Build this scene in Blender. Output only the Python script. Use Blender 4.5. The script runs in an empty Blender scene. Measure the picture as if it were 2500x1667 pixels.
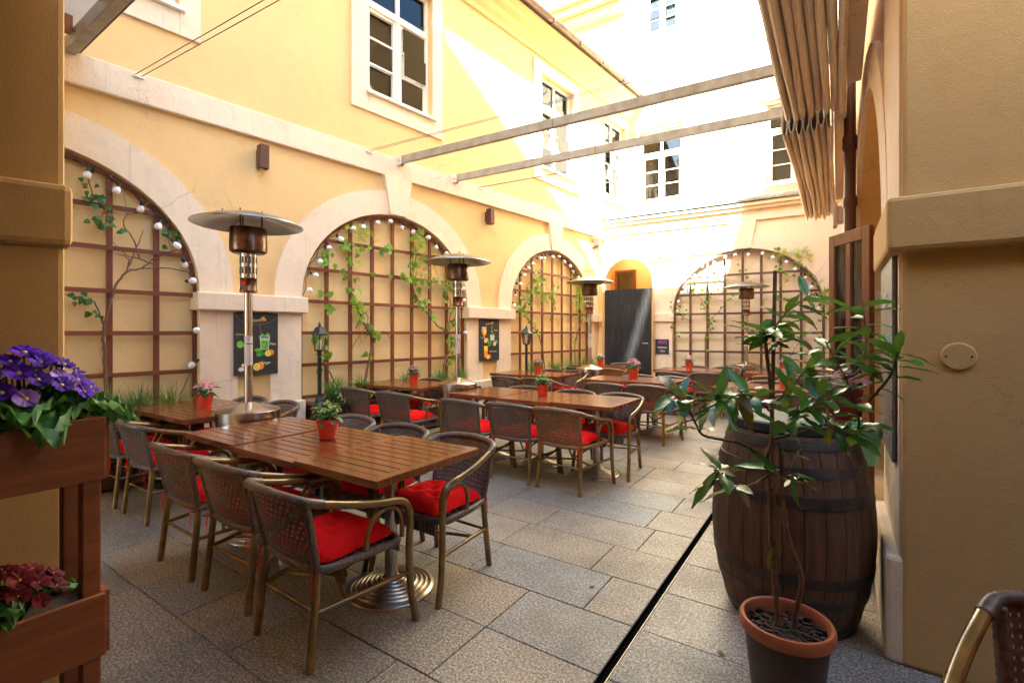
import bpy, bmesh, math, random
from mathutils import Vector, Matrix
from mathutils.geometry import delaunay_2d_cdt
R = math.radians
random.seed(7)
scene = bpy.context.scene
COL = scene.collection

# ------------------------------------------------------------------ camera, sky, sun, exposure
cd = bpy.data.cameras.new('camera'); cam = bpy.data.objects.new('camera', cd); COL.objects.link(cam)
cam.location = (0, 0, 1.45); cam.rotation_euler = (R(90), 0, R(34))
cd.sensor_width = 36; cd.lens = 17.0; cd.shift_y = -0.009; cd.clip_start = 0.05; cd.clip_end = 600
scene.camera = cam
SUN = Vector((-0.285, 1.075, -1.0)).normalized()            # the way the light travels
world = bpy.data.worlds.new('World'); scene.world = world; world.use_nodes = True
wn = world.node_tree; bg = wn.nodes['Background']
sky = wn.nodes.new('ShaderNodeTexSky'); sky.sky_type = 'NISHITA'; sky.sun_disc = False
sky.sun_elevation = math.asin(-SUN.z); sky.sun_rotation = math.atan2(-SUN.x, -SUN.y)
sky.air_density = 1.0; sky.dust_density = 2.5; sky.ozone_density = 1.0
wn.links.new(sky.outputs[0], bg.inputs[0]); bg.inputs[1].default_value = 0.08
sl = bpy.data.lights.new('sun', 'SUN'); sun = bpy.data.objects.new('sun', sl); COL.objects.link(sun)
sl.energy = 5.0; sl.angle = R(0.5); sl.color = (1.0, 0.93, 0.82)
sun.rotation_euler = SUN.to_track_quat('-Z', 'Y').to_euler(); sun.location = (4, -12, 14)
vs = scene.view_settings
vs.view_transform = 'Standard'; vs.look = 'None'; vs.exposure = 3.88; vs.gamma = 1.0; vs.use_curve_mapping = False
try:
    vs.use_white_balance = True; vs.white_balance_temperature = 5500; vs.white_balance_tint = -2
except Exception: pass
scene.render.engine = 'CYCLES'
try:
    scene.cycles.max_bounces = 14; scene.cycles.diffuse_bounces = 12; scene.cycles.glossy_bounces = 3; scene.cycles.transmission_bounces = 3; scene.cycles.transparent_max_bounces = 12
except Exception: pass

# ------------------------------------------------------------------ materials
MATS = {}
def nodes(name):
    m = bpy.data.materials.new(name); m.use_nodes = True
    nt = m.node_tree; b = nt.nodes['Principled BSDF']
    MATS[name] = m
    return m, nt, b
def N(nt, t, **kw):
    n = nt.nodes.new(t)
    for k, v in kw.items():
        if k in n.inputs: n.inputs[k].default_value = v
        else: setattr(n, k, v)
    return n
def coords(nt, scale=(1, 1, 1), kind='Object', rot=(0, 0, 0)):
    tc = N(nt, 'ShaderNodeTexCoord'); mp = N(nt, 'ShaderNodeMapping')
    mp.inputs['Scale'].default_value = scale; mp.inputs['Rotation'].default_value = rot
    nt.links.new(tc.outputs[kind], mp.inputs['Vector'])
    return mp.outputs['Vector']
def ramp(nt, fac, stops):
    r = N(nt, 'ShaderNodeValToRGB'); cr = r.color_ramp
    while len(cr.elements) < len(stops): cr.elements.new(0.5)
    for e, (p, c) in zip(cr.elements, stops):
        e.position = p; e.color = (c[0], c[1], c[2], 1) if isinstance(c, tuple) else (c, c, c, 1)
    nt.links.new(fac, r.inputs['Fac']); return r.outputs['Color']
def mixc(nt, fac, a, b, blend='MIX'):
    m = N(nt, 'ShaderNodeMix', data_type='RGBA', blend_type=blend)
    for sock, v in ((m.inputs[0], fac), (m.inputs[6], a), (m.inputs[7], b)):
        if hasattr(v, 'is_output'): nt.links.new(v, sock)
        elif isinstance(v, tuple): sock.default_value = (*v, 1)
        else: sock.default_value = v
    return m.outputs[2]
def noise(nt, vec, scale, detail=4, rough=0.55):
    n = N(nt, 'ShaderNodeTexNoise'); n.inputs['Scale'].default_value = scale
    n.inputs['Detail'].default_value = detail; n.inputs['Roughness'].default_value = rough
    nt.links.new(vec, n.inputs['Vector']); return n.outputs['Fac']
def bump(nt, b, h, strength=0.3, dist=0.01):
    n = N(nt, 'ShaderNodeBump'); n.inputs['Strength'].default_value = strength; n.inputs['Distance'].default_value = dist
    nt.links.new(h, n.inputs['Height']); nt.links.new(n.outputs[0], b.inputs['Normal'])
def simple(name, col, rough=0.6, metal=0.0, var=0.0, vscale=20, bumps=0.0, bscale=60, spec=None, coat=0.0):
    m, nt, b = nodes(name)
    b.inputs['Roughness'].default_value = rough; b.inputs['Metallic'].default_value = metal
    if spec is not None: b.inputs['Specular IOR Level'].default_value = spec
    if coat: b.inputs['Coat Weight'].default_value = coat; b.inputs['Coat Roughness'].default_value = 0.15
    v = coords(nt)
    if var:
        f = noise(nt, v, vscale)
        c = ramp(nt, f, [(0.3, tuple(x * (1 - var) for x in col)), (0.7, tuple(min(1, x * (1 + var)) for x in col))])
        oi = N(nt, 'ShaderNodeObjectInfo')
        k = ramp(nt, oi.outputs['Random'], [(0, 0.86), (1, 1.1)])
        c = mixc(nt, 1.0, c, k, 'MULTIPLY')
        nt.links.new(c, b.inputs['Base Color'])
    else: b.inputs['Base Color'].default_value = (*col, 1)
    if bumps: bump(nt, b, noise(nt, v, bscale, 5), bumps, 0.004)
    return m
def plaster(name, col, dirt, bs=0.35, streak=0.35, rough=0.9, grain=110):
    m, nt, b = nodes(name); b.inputs['Roughness'].default_value = rough; b.inputs['Specular IOR Level'].default_value = 0.15
    v = coords(nt)
    big = noise(nt, v, 0.9, 3); mid = noise(nt, v, 6, 4, 0.65)
    c = mixc(nt, ramp(nt, big, [(0.35, 0.0), (0.75, 0.5)]), col, tuple(x * 0.86 for x in col))
    c = mixc(nt, ramp(nt, mid, [(0.5, 0.0), (0.82, 0.35)]), c, dirt)
    st = noise(nt, coords(nt, (14, 14, 0.35)), 2.0, 3, 0.7)
    c = mixc(nt, ramp(nt, st, [(0.58, 0.0), (0.85, streak)]), c, dirt)
    vo = N(nt, 'ShaderNodeTexVoronoi', feature='DISTANCE_TO_EDGE'); vo.inputs['Scale'].default_value = 0.8
    wv = N(nt, 'ShaderNodeMix', data_type='RGBA', blend_type='ADD'); wv.inputs[0].default_value = 0.35; nt.links.new(v, wv.inputs[6]); nt.links.new(mid, wv.inputs[7]); nt.links.new(wv.outputs[2], vo.inputs['Vector'])
    cr = mixc(nt, 1.0, ramp(nt, vo.outputs['Distance'], [(0.0, 0.5), (0.006, 0.0)]), ramp(nt, big, [(0.5, 0.0), (0.62, 1.0)]), 'MULTIPLY')
    c = mixc(nt, cr, c, tuple(x * 0.45 for x in dirt))
    c = mixc(nt, ramp(nt, mid, [(0.27, 0.55), (0.33, 0.0)]), c, tuple(min(.85, x * 1.12 + .03) for x in col))
    nt.links.new(c, b.inputs['Base Color'])
    g = noise(nt, v, grain, 2, 0.6)
    s = N(nt, 'ShaderNodeMath', operation='MULTIPLY_ADD'); nt.links.new(mid, s.inputs[0]); s.inputs[1].default_value = 3.0; nt.links.new(g, s.inputs[2])
    bump(nt, b, s.outputs[0], bs, 0.006)
    return m
YEL = plaster('yellow_plaster', (0.76, 0.53, 0.245), (0.58, 0.41, 0.24))  # toned down against the niche copy to even out the light
NICHE = plaster('light_lifted_yellow_plaster', (0.88, 0.66, 0.315), (0.70, 0.51, 0.27))  # wall yellow lightened in colour to make up for weak light low down
TRIM = plaster('cream_plaster', (0.80, 0.665, 0.50), (0.46, 0.39, 0.31), 0.4, 0.75)
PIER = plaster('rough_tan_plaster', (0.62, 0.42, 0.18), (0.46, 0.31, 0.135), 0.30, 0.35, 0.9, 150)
BACKW = plaster('pale_back_plaster', (0.82, 0.68, 0.48), (0.6, 0.5, 0.38))
def wood(name, c1, c2, rough=0.4, axis='x', scale=1.0, coat=0.0, bs=0.25):
    m, nt, b = nodes(name); b.inputs['Roughness'].default_value = rough
    sc = {'x': (1.2, 14, 14), 'y': (14, 1.2, 14), 'z': (14, 14, 1.2)}[axis]
    v = coords(nt, tuple(s * scale for s in sc))
    oi = N(nt, 'ShaderNodeObjectInfo')
    add = N(nt, 'ShaderNodeVectorMath', operation='ADD'); nt.links.new(v, add.inputs[0])
    cmb = N(nt, 'ShaderNodeCombineXYZ')
    for i in range(3):
        mm = N(nt, 'ShaderNodeMath', operation='MULTIPLY'); nt.links.new(oi.outputs['Random'], mm.inputs[0]); mm.inputs[1].default_value = 37.0 + 11 * i
        nt.links.new(mm.outputs[0], cmb.inputs[i])
    nt.links.new(cmb.outputs[0], add.inputs[1])
    f = noise(nt, add.outputs[0], 2.2, 7, 0.62)
    c = ramp(nt, f, [(0.28, c1), (0.5, tuple((a + b_) / 2 for a, b_ in zip(c1, c2))), (0.72, c2)])
    k = ramp(nt, oi.outputs['Random'], [(0, 0.78), (1, 1.15)])
    c = mixc(nt, 1.0, c, k, 'MULTIPLY')
    nt.links.new(c, b.inputs['Base Color'])
    if coat: b.inputs['Coat Weight'].default_value = coat; b.inputs['Coat Roughness'].default_value = 0.12
    bump(nt, b, f, bs, 0.003)
    return m
TABLEW = wood('varnished_table_wood', (0.115, 0.028, 0.008), (0.25, 0.072, 0.019), 0.25, 'x', 1.0, 0.4)
TRELW = wood('trellis_wood', (0.115, 0.028, 0.009), (0.235, 0.064, 0.019), 0.6, 'z', 0.6)
TRELG = wood('weathered_trellis_wood', (0.08, 0.042, 0.026), (0.16, 0.088, 0.055), 0.7, 'z', 0.6)
PLANTW = wood('planter_wood', (0.14, 0.040, 0.012), (0.29, 0.095, 0.03), 0.55, 'y', 0.8)
DARKW = wood('dark_planter_wood', (0.05, 0.016, 0.010), (0.11, 0.035, 0.02), 0.45, 'x', 0.7, 0.2)
BARRW = wood('barrel_oak', (0.05, 0.022, 0.009), (0.16, 0.072, 0.030), 0.7, 'z', 1.2, 0, 0.5)
DOORW = wood('door_wood', (0.14, 0.038, 0.015), (0.27, 0.088, 0.034), 0.4, 'z', 0.8, 0.3)
RAWW = wood('raw_pine', (0.45, 0.27, 0.10), (0.62, 0.40, 0.17), 0.6, 'z', 0.7)
WICK = simple('dark_wicker', (0.125, 0.090, 0.070), 0.38, var=0.45, vscale=60)
WICKT = simple('tan_wicker', (0.24, 0.125, 0.045), 0.45, var=0.3, vscale=45)
BAMB = simple('bamboo_tube', (0.20, 0.105, 0.020), 0.2, var=0.4, vscale=9, bumps=0.1, bscale=40, coat=0.4)
RED = simple('red_cushion_cloth', (0.84, 0.008, 0.008), 0.95, var=0.06, vscale=9, bumps=0.3, bscale=320, spec=0.1)
STEEL = simple('brushed_steel', (0.55, 0.50, 0.45), 0.24, 1.0, var=0.12, vscale=5)
STEELB = simple('burner_steel', (0.15, 0.085, 0.06), 0.28, 1.0, var=0.5, vscale=9)
DOME = simple('reflector_steel', (0.38, 0.36, 0.33), 0.28, 1.0, var=0.2, vscale=6)
BASEM = simple('ribbed_base_steel', (0.46, 0.39, 0.31), 0.30, 1.0, var=0.25, vscale=14)
BLACKM = simple('black_iron', (0.025, 0.028, 0.032), 0.4, 0.3, var=0.3)
HOOP = simple('barrel_hoop_iron', (0.06, 0.043, 0.032), 0.55, 0.4, var=0.4, vscale=12, bumps=0.2)
BROWNM = simple('brown_sheet_metal', (0.11, 0.045, 0.028), 0.42, 0.2, var=0.12)
GUTM = simple('gutter_metal', (0.16, 0.105, 0.07), 0.4, 0.4, var=0.3, vscale=5)
BARM = simple('painted_aluminium_bar', (0.36, 0.335, 0.285), 0.4, 0.2, var=0.22, vscale=7)
WHITEP = simple('white_window_paint', (0.78, 0.74, 0.66), 0.45, var=0.07, vscale=14)
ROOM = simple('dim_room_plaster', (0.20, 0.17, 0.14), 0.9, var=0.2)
CURT = simple('sheer_curtain', (0.82, 0.80, 0.78), 0.9, var=0.1)
TILEM = simple('mossy_roof_tile', (0.12, 0.085, 0.055), 0.8, var=0.3, vscale=9)
POTR = simple('orange_red_pot', (0.72, 0.05, 0.012), 0.4, var=0.05)
POTD = simple('dark_plastic_pot', (0.045, 0.032, 0.026), 0.5, var=0.2)
TERRA = simple('terracotta_rim', (0.42, 0.12, 0.045), 0.55, var=0.25, vscale=8)
SOIL = simple('potting_soil', (0.075, 0.045, 0.028), 0.95, var=0.6, vscale=60, bumps=1.0, bscale=70)
BULB = simple('frosted_bulb_glass', (0.85, 0.83, 0.86), 0.18, spec=0.6)
CABLE = simple('black_cable', (0.02, 0.025, 0.02), 0.6)
WIRE = simple('steel_wire', (0.22, 0.22, 0.2), 0.4, 0.6)
BARK = simple('vine_bark', (0.17, 0.09, 0.055), 0.85, var=0.4, vscale=40, bumps=0.5)
STEMG = simple('laurel_bark', (0.16, 0.085, 0.045), 0.8, var=0.4, vscale=50, bumps=0.4)
SLATE = simple('black_sign_board', (0.030, 0.028, 0.028), 0.55, var=0.2)
CHALKW = simple('white_chalk', (0.8, 0.8, 0.76), 0.9)
CHALKV = simple('violet_chalk', (0.42, 0.10, 0.62), 0.9)
CHALKG = simple('mint_chalk', (0.35, 0.75, 0.62), 0.9)
GOLD = simple('gold_print', (0.75, 0.50, 0.18), 0.6)
MINTP = simple('mint_green_plastic', (0.22, 0.55, 0.34), 0.45, var=0.06)
GREENP = simple('green_plastic', (0.02, 0.42, 0.07), 0.4)
ORANGEP = simple('orange_plastic', (0.8, 0.13, 0.03), 0.45)
WINE = simple('wine_red_pot', (0.30, 0.012, 0.03), 0.4, var=0.2, vscale=60)
COPPER = simple('verdigris_copper', (0.16, 0.26, 0.21), 0.6, 0.3, var=0.4, vscale=4)
STONE = simple('stained_ledge_stone', (0.42, 0.37, 0.30), 0.9, var=0.3, vscale=6, bumps=0.4)
FABRIC = None
def leafmat(name, c1, c2, rough=0.4, trans=0.35, spec=0.5):
    m, nt, b = nodes(name); b.inputs['Roughness'].default_value = rough; b.inputs['Specular IOR Level'].default_value = spec
    v = coords(nt); oi = N(nt, 'ShaderNodeObjectInfo')
    f = noise(nt, v, 28, 3)
    c = ramp(nt, f, [(0.3, c1), (0.75, c2)])
    k = ramp(nt, oi.outputs['Random'], [(0, 0.65), (1, 1.35)])
    c = mixc(nt, 1.0, c, k, 'MULTIPLY')
    nt.links.new(c, b.inputs['Base Color'])
    tr = N(nt, 'ShaderNodeBsdfTranslucent'); nt.links.new(mixc(nt, 0.35, c, (0.35, 0.45, 0.03)), tr.inputs['Color'])
    mx = N(nt, 'ShaderNodeMixShader'); mx.inputs[0].default_value = trans
    nt.links.new(b.outputs[0], mx.inputs[1]); nt.links.new(tr.outputs[0], mx.inputs[2])
    nt.links.new(mx.outputs[0], nt.nodes['Material Output'].inputs['Surface'])
    return m
LAUREL = leafmat('laurel_leaf', (0.03, 0.115, 0.014), (0.085, 0.24, 0.03), 0.27, 0.28, 0.6)
LAURELB = leafmat('browned_laurel_leaf', (0.06, 0.075, 0.012), (0.24, 0.10, 0.03), 0.45, 0.22)
VINEL = leafmat('vine_leaf', (0.12, 0.26, 0.012), (0.32, 0.50, 0.04), 0.45, 0.4)
IVY = leafmat('ivy_leaf', (0.025, 0.10, 0.02), (0.09, 0.24, 0.03), 0.4, 0.3)
SPRAY = leafmat('young_leaflet', (0.24, 0.36, 0.01), (0.46, 0.54, 0.05), 0.5, 0.45)
GRASS = leafmat('grass_blade', (0.05, 0.17, 0.03), (0.16, 0.34, 0.07), 0.5, 0.3)
PRIML = leafmat('primula_leaf', (0.03, 0.13, 0.02), (0.15, 0.34, 0.06), 0.5, 0.25)
KALL = leafmat('kalanchoe_leaf', (0.02, 0.12, 0.03), (0.07, 0.24, 0.06), 0.3, 0.2)
def petal(name, c, c2=None, tr=0.3): return leafmat(name, c, c2 or tuple(min(1, x * 1.5) for x in c), 0.6, tr, 0.2)
VIOLET = petal('violet_petal', (0.065, 0.006, 0.42), (0.17, 0.04, 0.72), 0.2)
LILAC = petal('lilac_petal', (0.22, 0.10, 0.62), (0.42, 0.26, 0.75), 0.15)
MAROON = petal('maroon_petal', (0.07, 0.002, 0.008), (0.19, 0.006, 0.018), 0.10)
PINK = petal('pink_petal', (0.72, 0.30, 0.40), (0.85, 0.52, 0.58))
WHITEF = petal('white_petal', (0.75, 0.75, 0.68), (0.85, 0.85, 0.8))
YELF = petal('yellow_petal', (0.78, 0.62, 0.04), (0.85, 0.75, 0.2))
LIMEF = petal('lime_bud', (0.50, 0.60, 0.10), (0.72, 0.74, 0.30))
EYE = simple('flower_eye', (0.62, 0.55, 0.05), 0.6)
def glassm():
    m, nt, b = nodes('window_glass')
    nt.nodes.remove(b)
    t = N(nt, 'ShaderNodeBsdfTransparent'); t.inputs[0].default_value = (0.92, 0.94, 0.93, 1)
    g = N(nt, 'ShaderNodeBsdfGlossy'); g.inputs['Roughness'].default_value = 0.02
    fr = N(nt, 'ShaderNodeFresnel'); fr.inputs['IOR'].default_value = 1.5
    mx = N(nt, 'ShaderNodeMixShader'); nt.links.new(fr.outputs[0], mx.inputs[0])
    nt.links.new(t.outputs[0], mx.inputs[1]); nt.links.new(g.outputs[0], mx.inputs[2])
    nt.links.new(mx.outputs[0], nt.nodes['Material Output'].inputs['Surface'])
    return m
GLASS = glassm()
def slabm():
    m, nt, b = nodes('granite_slab'); b.inputs['Specular IOR Level'].default_value = 0.4
    v = coords(nt); oi = N(nt, 'ShaderNodeObjectInfo')
    add = N(nt, 'ShaderNodeVectorMath', operation='ADD'); nt.links.new(v, add.inputs[0]); nt.links.new(oi.outputs['Location'], add.inputs[1]); v = add.outputs[0]
    f = noise(nt, v, 85, 4, 0.85)
    c = ramp(nt, f, [(0.37, (0.07, 0.059, 0.048)), (0.47, (0.22, 0.19, 0.155)), (0.54, (0.37, 0.33, 0.275)), (0.64, (0.66, 0.61, 0.53))])
    tint = N(nt, 'ShaderNodeValToRGB'); cr = tint.color_ramp
    for p, cc in ((0.0, (0.80, 0.86, 0.93)), (0.3, (0.95, 0.91, 0.85)), (0.65, (1.02, 0.92, 0.78)), (1.0, (1.12, 1.05, 0.94))):
        e = cr.elements.new(p) if p not in (0.0, 1.0) else cr.elements[0 if p == 0 else -1]; e.color = (*cc, 1)
    nt.links.new(oi.outputs['Random'], tint.inputs[0])
    c = mixc(nt, 1.0, c, tint.outputs[0], 'MULTIPLY')
    d = noise(nt, v, 1.3, 6, 0.7); c = mixc(nt, ramp(nt, d, [(0.46, 0.0), (0.72, 0.6)]), c, (0.10, 0.08, 0.058))
    nt.links.new(c, b.inputs['Base Color'])
    nt.links.new(ramp(nt, d, [(0.3, 0.42), (0.7, 0.68)]), b.inputs['Roughness'])
    bump(nt, b, f, 0.12, 0.002)
    return m
SLAB = slabm()
JOINT = simple('joint_mortar', (0.05, 0.042, 0.034), 0.95, var=0.3)
def boardm():
    m, nt, b = nodes('wiped_chalkboard'); b.inputs['Roughness'].default_value = 0.55
    v = coords(nt, (7, 7, 0.9)); f = noise(nt, v, 3.2, 7, 0.72)
    v2 = coords(nt, (1, 1, 1)); sep = N(nt, 'ShaderNodeSeparateXYZ'); nt.links.new(v2, sep.inputs[0])
    # a diagonal swipe of a damp cloth: distance from a slanted line x = a + b z
    a = N(nt, 'ShaderNodeMath', operation='MULTIPLY_ADD'); nt.links.new(sep.outputs['Z'], a.inputs[0]); a.inputs[1].default_value = -0.30; a.inputs[2].default_value = 0.0
    s = N(nt, 'ShaderNodeMath', operation='ADD'); nt.links.new(sep.outputs['X'], s.inputs[0]); nt.links.new(a.outputs[0], s.inputs[1])
    s2 = N(nt, 'ShaderNodeMath', operation='SUBTRACT'); nt.links.new(s.outputs[0], s2.inputs[0]); s2.inputs[1].default_value = -0.2
    ab = N(nt, 'ShaderNodeMath', operation='ABSOLUTE'); nt.links.new(s2.outputs[0], ab.inputs[0])
    sw = ramp(nt, ab.outputs[0], [(0.0, 0.75), (0.16, 0.0)])
    zz = ramp(nt, sep.outputs['Z'], [(0.55, 0.0), (0.9, 1.0)])
    sw = mixc(nt, 1.0, sw, zz, 'MULTIPLY')
    base = ramp(nt, f, [(0.34, (0.004, 0.004, 0.006)), (0.55, (0.011, 0.012, 0.017)), (0.8, (0.055, 0.065, 0.085))])
    sw = mixc(nt, 1.0, sw, ramp(nt, f, [(0.3, 0.25), (0.65, 1.0)]), 'MULTIPLY')
    c = mixc(nt, sw, base, (0.30, 0.37, 0.43))
    nt.links.new(c, b.inputs['Base Color'])
    return m
BOARD = boardm()
def fabricm():
    m, nt, b = nodes('awning_canvas'); b.inputs['Roughness'].default_value = 0.85; b.inputs['Specular IOR Level'].default_value = 0.2
    v = coords(nt); st = noise(nt, coords(nt, (6, 0.8, 6)), 3.0, 6, 0.7)
    c = ramp(nt, st, [(0.35, (0.90, 0.83, 0.72)), (0.6, (0.83, 0.75, 0.63)), (0.8, (0.55, 0.45, 0.34))])
    sp = noise(nt, v, 26, 3); c = mixc(nt, ramp(nt, sp, [(0.66, 0.0), (0.72, 0.5)]), c, (0.16, 0.10, 0.06))
    nt.links.new(c, b.inputs['Base Color'])
    bump(nt, b, noise(nt, v, 300, 2), 0.2, 0.002)
    tr = N(nt, 'ShaderNodeBsdfTranslucent'); nt.links.new(c, tr.inputs['Color']); mx = N(nt, 'ShaderNodeMixShader'); mx.inputs[0].default_value = 0.08
    nt.links.new(b.outputs[0], mx.inputs[1]); nt.links.new(tr.outputs[0], mx.inputs[2]); nt.links.new(mx.outputs[0], nt.nodes['Material Output'].inputs['Surface'])
    return m
FABRIC = fabricm()

# ------------------------------------------------------------------ mesh helpers
class MB:
    def __init__(s): s.v = []; s.f = []; s.mi = []; s.cur = 0
    def add(s, vs, fs):
        o = len(s.v); s.v += [tuple(p) for p in vs]
        for f in fs: s.f.append(tuple(o + i for i in f)); s.mi.append(s.cur)
        return s
    def box(s, x0, x1, y0, y1, z0, z1, M=None):
        p = [Vector(q) for q in ((x0, y0, z0), (x1, y0, z0), (x1, y1, z0), (x0, y1, z0), (x0, y0, z1), (x1, y0, z1), (x1, y1, z1), (x0, y1, z1))]
        if M: p = [M @ q for q in p]
        return s.add(p, [(3, 2, 1, 0), (4, 5, 6, 7), (0, 1, 5, 4), (1, 2, 6, 5), (2, 3, 7, 6), (3, 0, 4, 7)])
    def tube(s, pts, r, seg=8, cap=True):
        pts = [Vector(p) for p in pts]; n = len(pts)
        rr = r if isinstance(r, (list, tuple)) else [r] * n
        up = None; vs = []; fs = []
        for i in range(n):
            d = (pts[min(i + 1, n - 1)] - pts[max(i - 1, 0)])
            if d.length < 1e-9: d = Vector((0, 0, 1))
            d.normalize()
            if up is None: up = d.orthogonal().normalized()
            up = (up - d * up.dot(d))
            if up.length < 1e-6: up = d.orthogonal()
            up.normalize(); w = d.cross(up)
            for k in range(seg):
                a = 2 * math.pi * k / seg
                vs.append(pts[i] + (up * math.cos(a) + w * math.sin(a)) * rr[i])
        for i in range(n - 1):
            for k in range(seg):
                k2 = (k + 1) % seg
                fs.append((i * seg + k, i * seg + k2, (i + 1) * seg + k2, (i + 1) * seg + k))
        if cap:
            fs.append(tuple(range(seg - 1, -1, -1))); fs.append(tuple((n - 1) * seg + k for k in range(seg)))
        return s.add(vs, fs)
    def lathe(s, prof, seg=24, c=(0, 0, 0), a0=0, a1=2 * math.pi):
        full = abs(a1 - a0 - 2 * math.pi) < 1e-6; n = seg if full else seg + 1
        vs = []; fs = []
        for r, z in prof:
            for k in range(n):
                a = a0 + (a1 - a0) * k / seg
                vs.append((c[0] + r * math.cos(a), c[1] + r * math.sin(a), c[2] + z))
        for i in range(len(prof) - 1):
            for k in range(seg):
                k2 = (k + 1) % n
                fs.append((i * n + k, i * n + k2, (i + 1) * n + k2, (i + 1) * n + k))
        return s.add(vs, fs)
    def prism(s, poly, y0, y1, M=None):           # poly in local x,z ; extruded along y
        n = len(poly); vs = [Vector((x, y0, z)) for x, z in poly] + [Vector((x, y1, z)) for x, z in poly]
        if M: vs = [M @ v for v in vs]
        fs = [tuple(range(n)), tuple(range(2 * n - 1, n - 1, -1))] + [(i, i + n, (i + 1) % n + n, (i + 1) % n) for i in range(n)]
        return s.add(vs, fs)
    def mesh(s, name, mats, smooth=None):
        me = bpy.data.meshes.new(name); me.from_pydata(s.v, [], s.f)
        for m in (mats if isinstance(mats, (list, tuple)) else [mats]): me.materials.append(m)
        if isinstance(mats, (list, tuple)) and len(mats) > 1: me.polygons.foreach_set('material_index', s.mi)
        me.update()
        bm = bmesh.new(); bm.from_mesh(me); bmesh.ops.recalc_face_normals(bm, faces=bm.faces); bm.to_mesh(me); bm.free()
        if smooth is not None:
            me.shade_smooth()
            try: me.set_sharp_from_angle(angle=R(smooth))
            except Exception: pass
        return me
def obj(name, me, parent=None, loc=None, rot=None, scale=None):
    o = bpy.data.objects.new(name, me); COL.objects.link(o)
    if parent: o.parent = parent
    if loc is not None: o.location = loc
    if rot is not None: o.rotation_euler = rot
    if scale is not None: o.scale = scale if isinstance(scale, (list, tuple)) else (scale,) * 3
    return o
def part(name, mb, mat, parent, smooth=None, bev=0, **kw):
    o = obj(name, mb.mesh(name, mat, smooth), parent, **kw)
    if bev:
        b = o.modifiers.new('bevel', 'BEVEL'); b.width = bev; b.segments = 2; b.limit_method = 'ANGLE'; b.angle_limit = R(40)
    return o
def tag(o, label, cat, group=None, kind=None):
    if label: o['label'] = label
    if cat: o['category'] = cat
    if group: o['group'] = group
    if kind: o['kind'] = kind
    return o
def empty(name, loc=(0, 0, 0), rz=0):
    e = bpy.data.objects.new(name, None); COL.objects.link(e); e.location = loc; e.rotation_euler = (0, 0, rz); e.empty_display_size = 0.1
    return e
def copy_tree(o, parent=None):
    c = o.copy(); COL.objects.link(c); c.parent = parent
    for ch in list(o.children): copy_tree(ch, c)
    return c
def catmull(pts, n=8):
    pts = [Vector(p) for p in pts]; P = [pts[0] * 2 - pts[1]] + pts + [pts[-1] * 2 - pts[-2]]; out = []
    for i in range(1, len(P) - 2):
        for k in range(n):
            t = k / n; a, b, c, d = P[i - 1:i + 3]
            out.append(0.5 * ((2 * b) + (c - a) * t + (2 * a - 5 * b + 4 * c - d) * t * t + (3 * b - a - 3 * c + d) * t ** 3))
    out.append(pts[-1]); return out
def wall_face(outer, holes, y=0.0, reveal=0.3):
    """Wall sheet in local x,z with true openings and reveals that go back by `reveal`."""
    mb = MB(); vs = []; es = []
    for loop in [outer] + [h for h in holes]:
        o = len(vs); vs += [Vector(p) for p in loop]; es += [(o + i, o + (i + 1) % len(loop)) for i in range(len(loop))]
    rv, re, rf, *_ = delaunay_2d_cdt(vs, es, [], 0, 1e-5)
    def inside(p, poly):
        c = False; j = len(poly) - 1
        for i in range(len(poly)):
            (xi, zi), (xj, zj) = poly[i], poly[j]
            if (zi > p[1]) != (zj > p[1]) and p[0] < (xj - xi) * (p[1] - zi) / (zj - zi) + xi: c = not c
            j = i
        return c
    fs = []
    for f in rf:
        c = sum((rv[i] for i in f), Vector((0, 0))) / len(f)
        if inside(c, outer) and not any(inside(c, h) for h in holes): fs.append(tuple(f))
    mb.add([(p[0], y, p[1]) for p in rv], fs)
    for h in holes:
        n = len(h)
        mb.add([(x, y, z) for x, z in h] + [(x, y + reveal, z) for x, z in h], [(i, (i + 1) % n, (i + 1) % n + n, i + n) for i in range(n)])
    return mb
def arch_poly(c, rx, ry, spring, z0=0.0, seg=28):
    return [(c - rx, z0)] + [(c - rx * math.cos(math.pi * i / seg), spring + ry * math.sin(math.pi * i / seg)) for i in range(seg + 1)] + [(c + rx, z0)]
def rect(x0, x1, z0, z1): return [(x0, z0), (x0, z1), (x1, z1), (x1, z0)]
def ring(c, rx, ry, w, spring, y0, y1, a0=0, a1=math.pi, seg=32):
    mb = MB(); vs = []
    for i in range(seg + 1):
        a = a0 + (a1 - a0) * i / seg; ca, sa = -math.cos(a), math.sin(a)
        for k, y in ((0, y0), (w, y0), (w, y1), (0, y1)): vs.append((c + (rx + k) * ca, y, spring + (ry + k) * sa))
    fs = [(i * 4 + k, i * 4 + (k + 1) % 4, i * 4 + 4 + (k + 1) % 4, i * 4 + 4 + k) for i in range(seg) for k in range(4)] + [(0, 1, 2, 3), (seg * 4 + 3, seg * 4 + 2, seg * 4 + 1, seg * 4)]
    return mb.add(vs, fs)
def text_mesh(s, size, mat, depth=0.0015):
    cu = bpy.data.curves.new('txt', 'FONT'); cu.body = s; cu.size = size; cu.extrude = depth; cu.align_x = 'CENTER'; cu.align_y = 'CENTER'; cu.resolution_u = 3
    o = bpy.data.objects.new('txt', cu); COL.objects.link(o); bpy.context.view_layer.update()
    me = bpy.data.meshes.new_from_object(o); me.materials.clear(); me.materials.append(mat)
    bpy.data.objects.remove(o); bpy.data.curves.remove(cu)
    return me
def letters(name, s, size, mat, parent, x, y, z, slant=0, sx=1):
    return obj(name, text_mesh(s, size, mat), parent, (x, y, z), (R(90), slant, 0), (sx, 1, 1))

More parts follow.
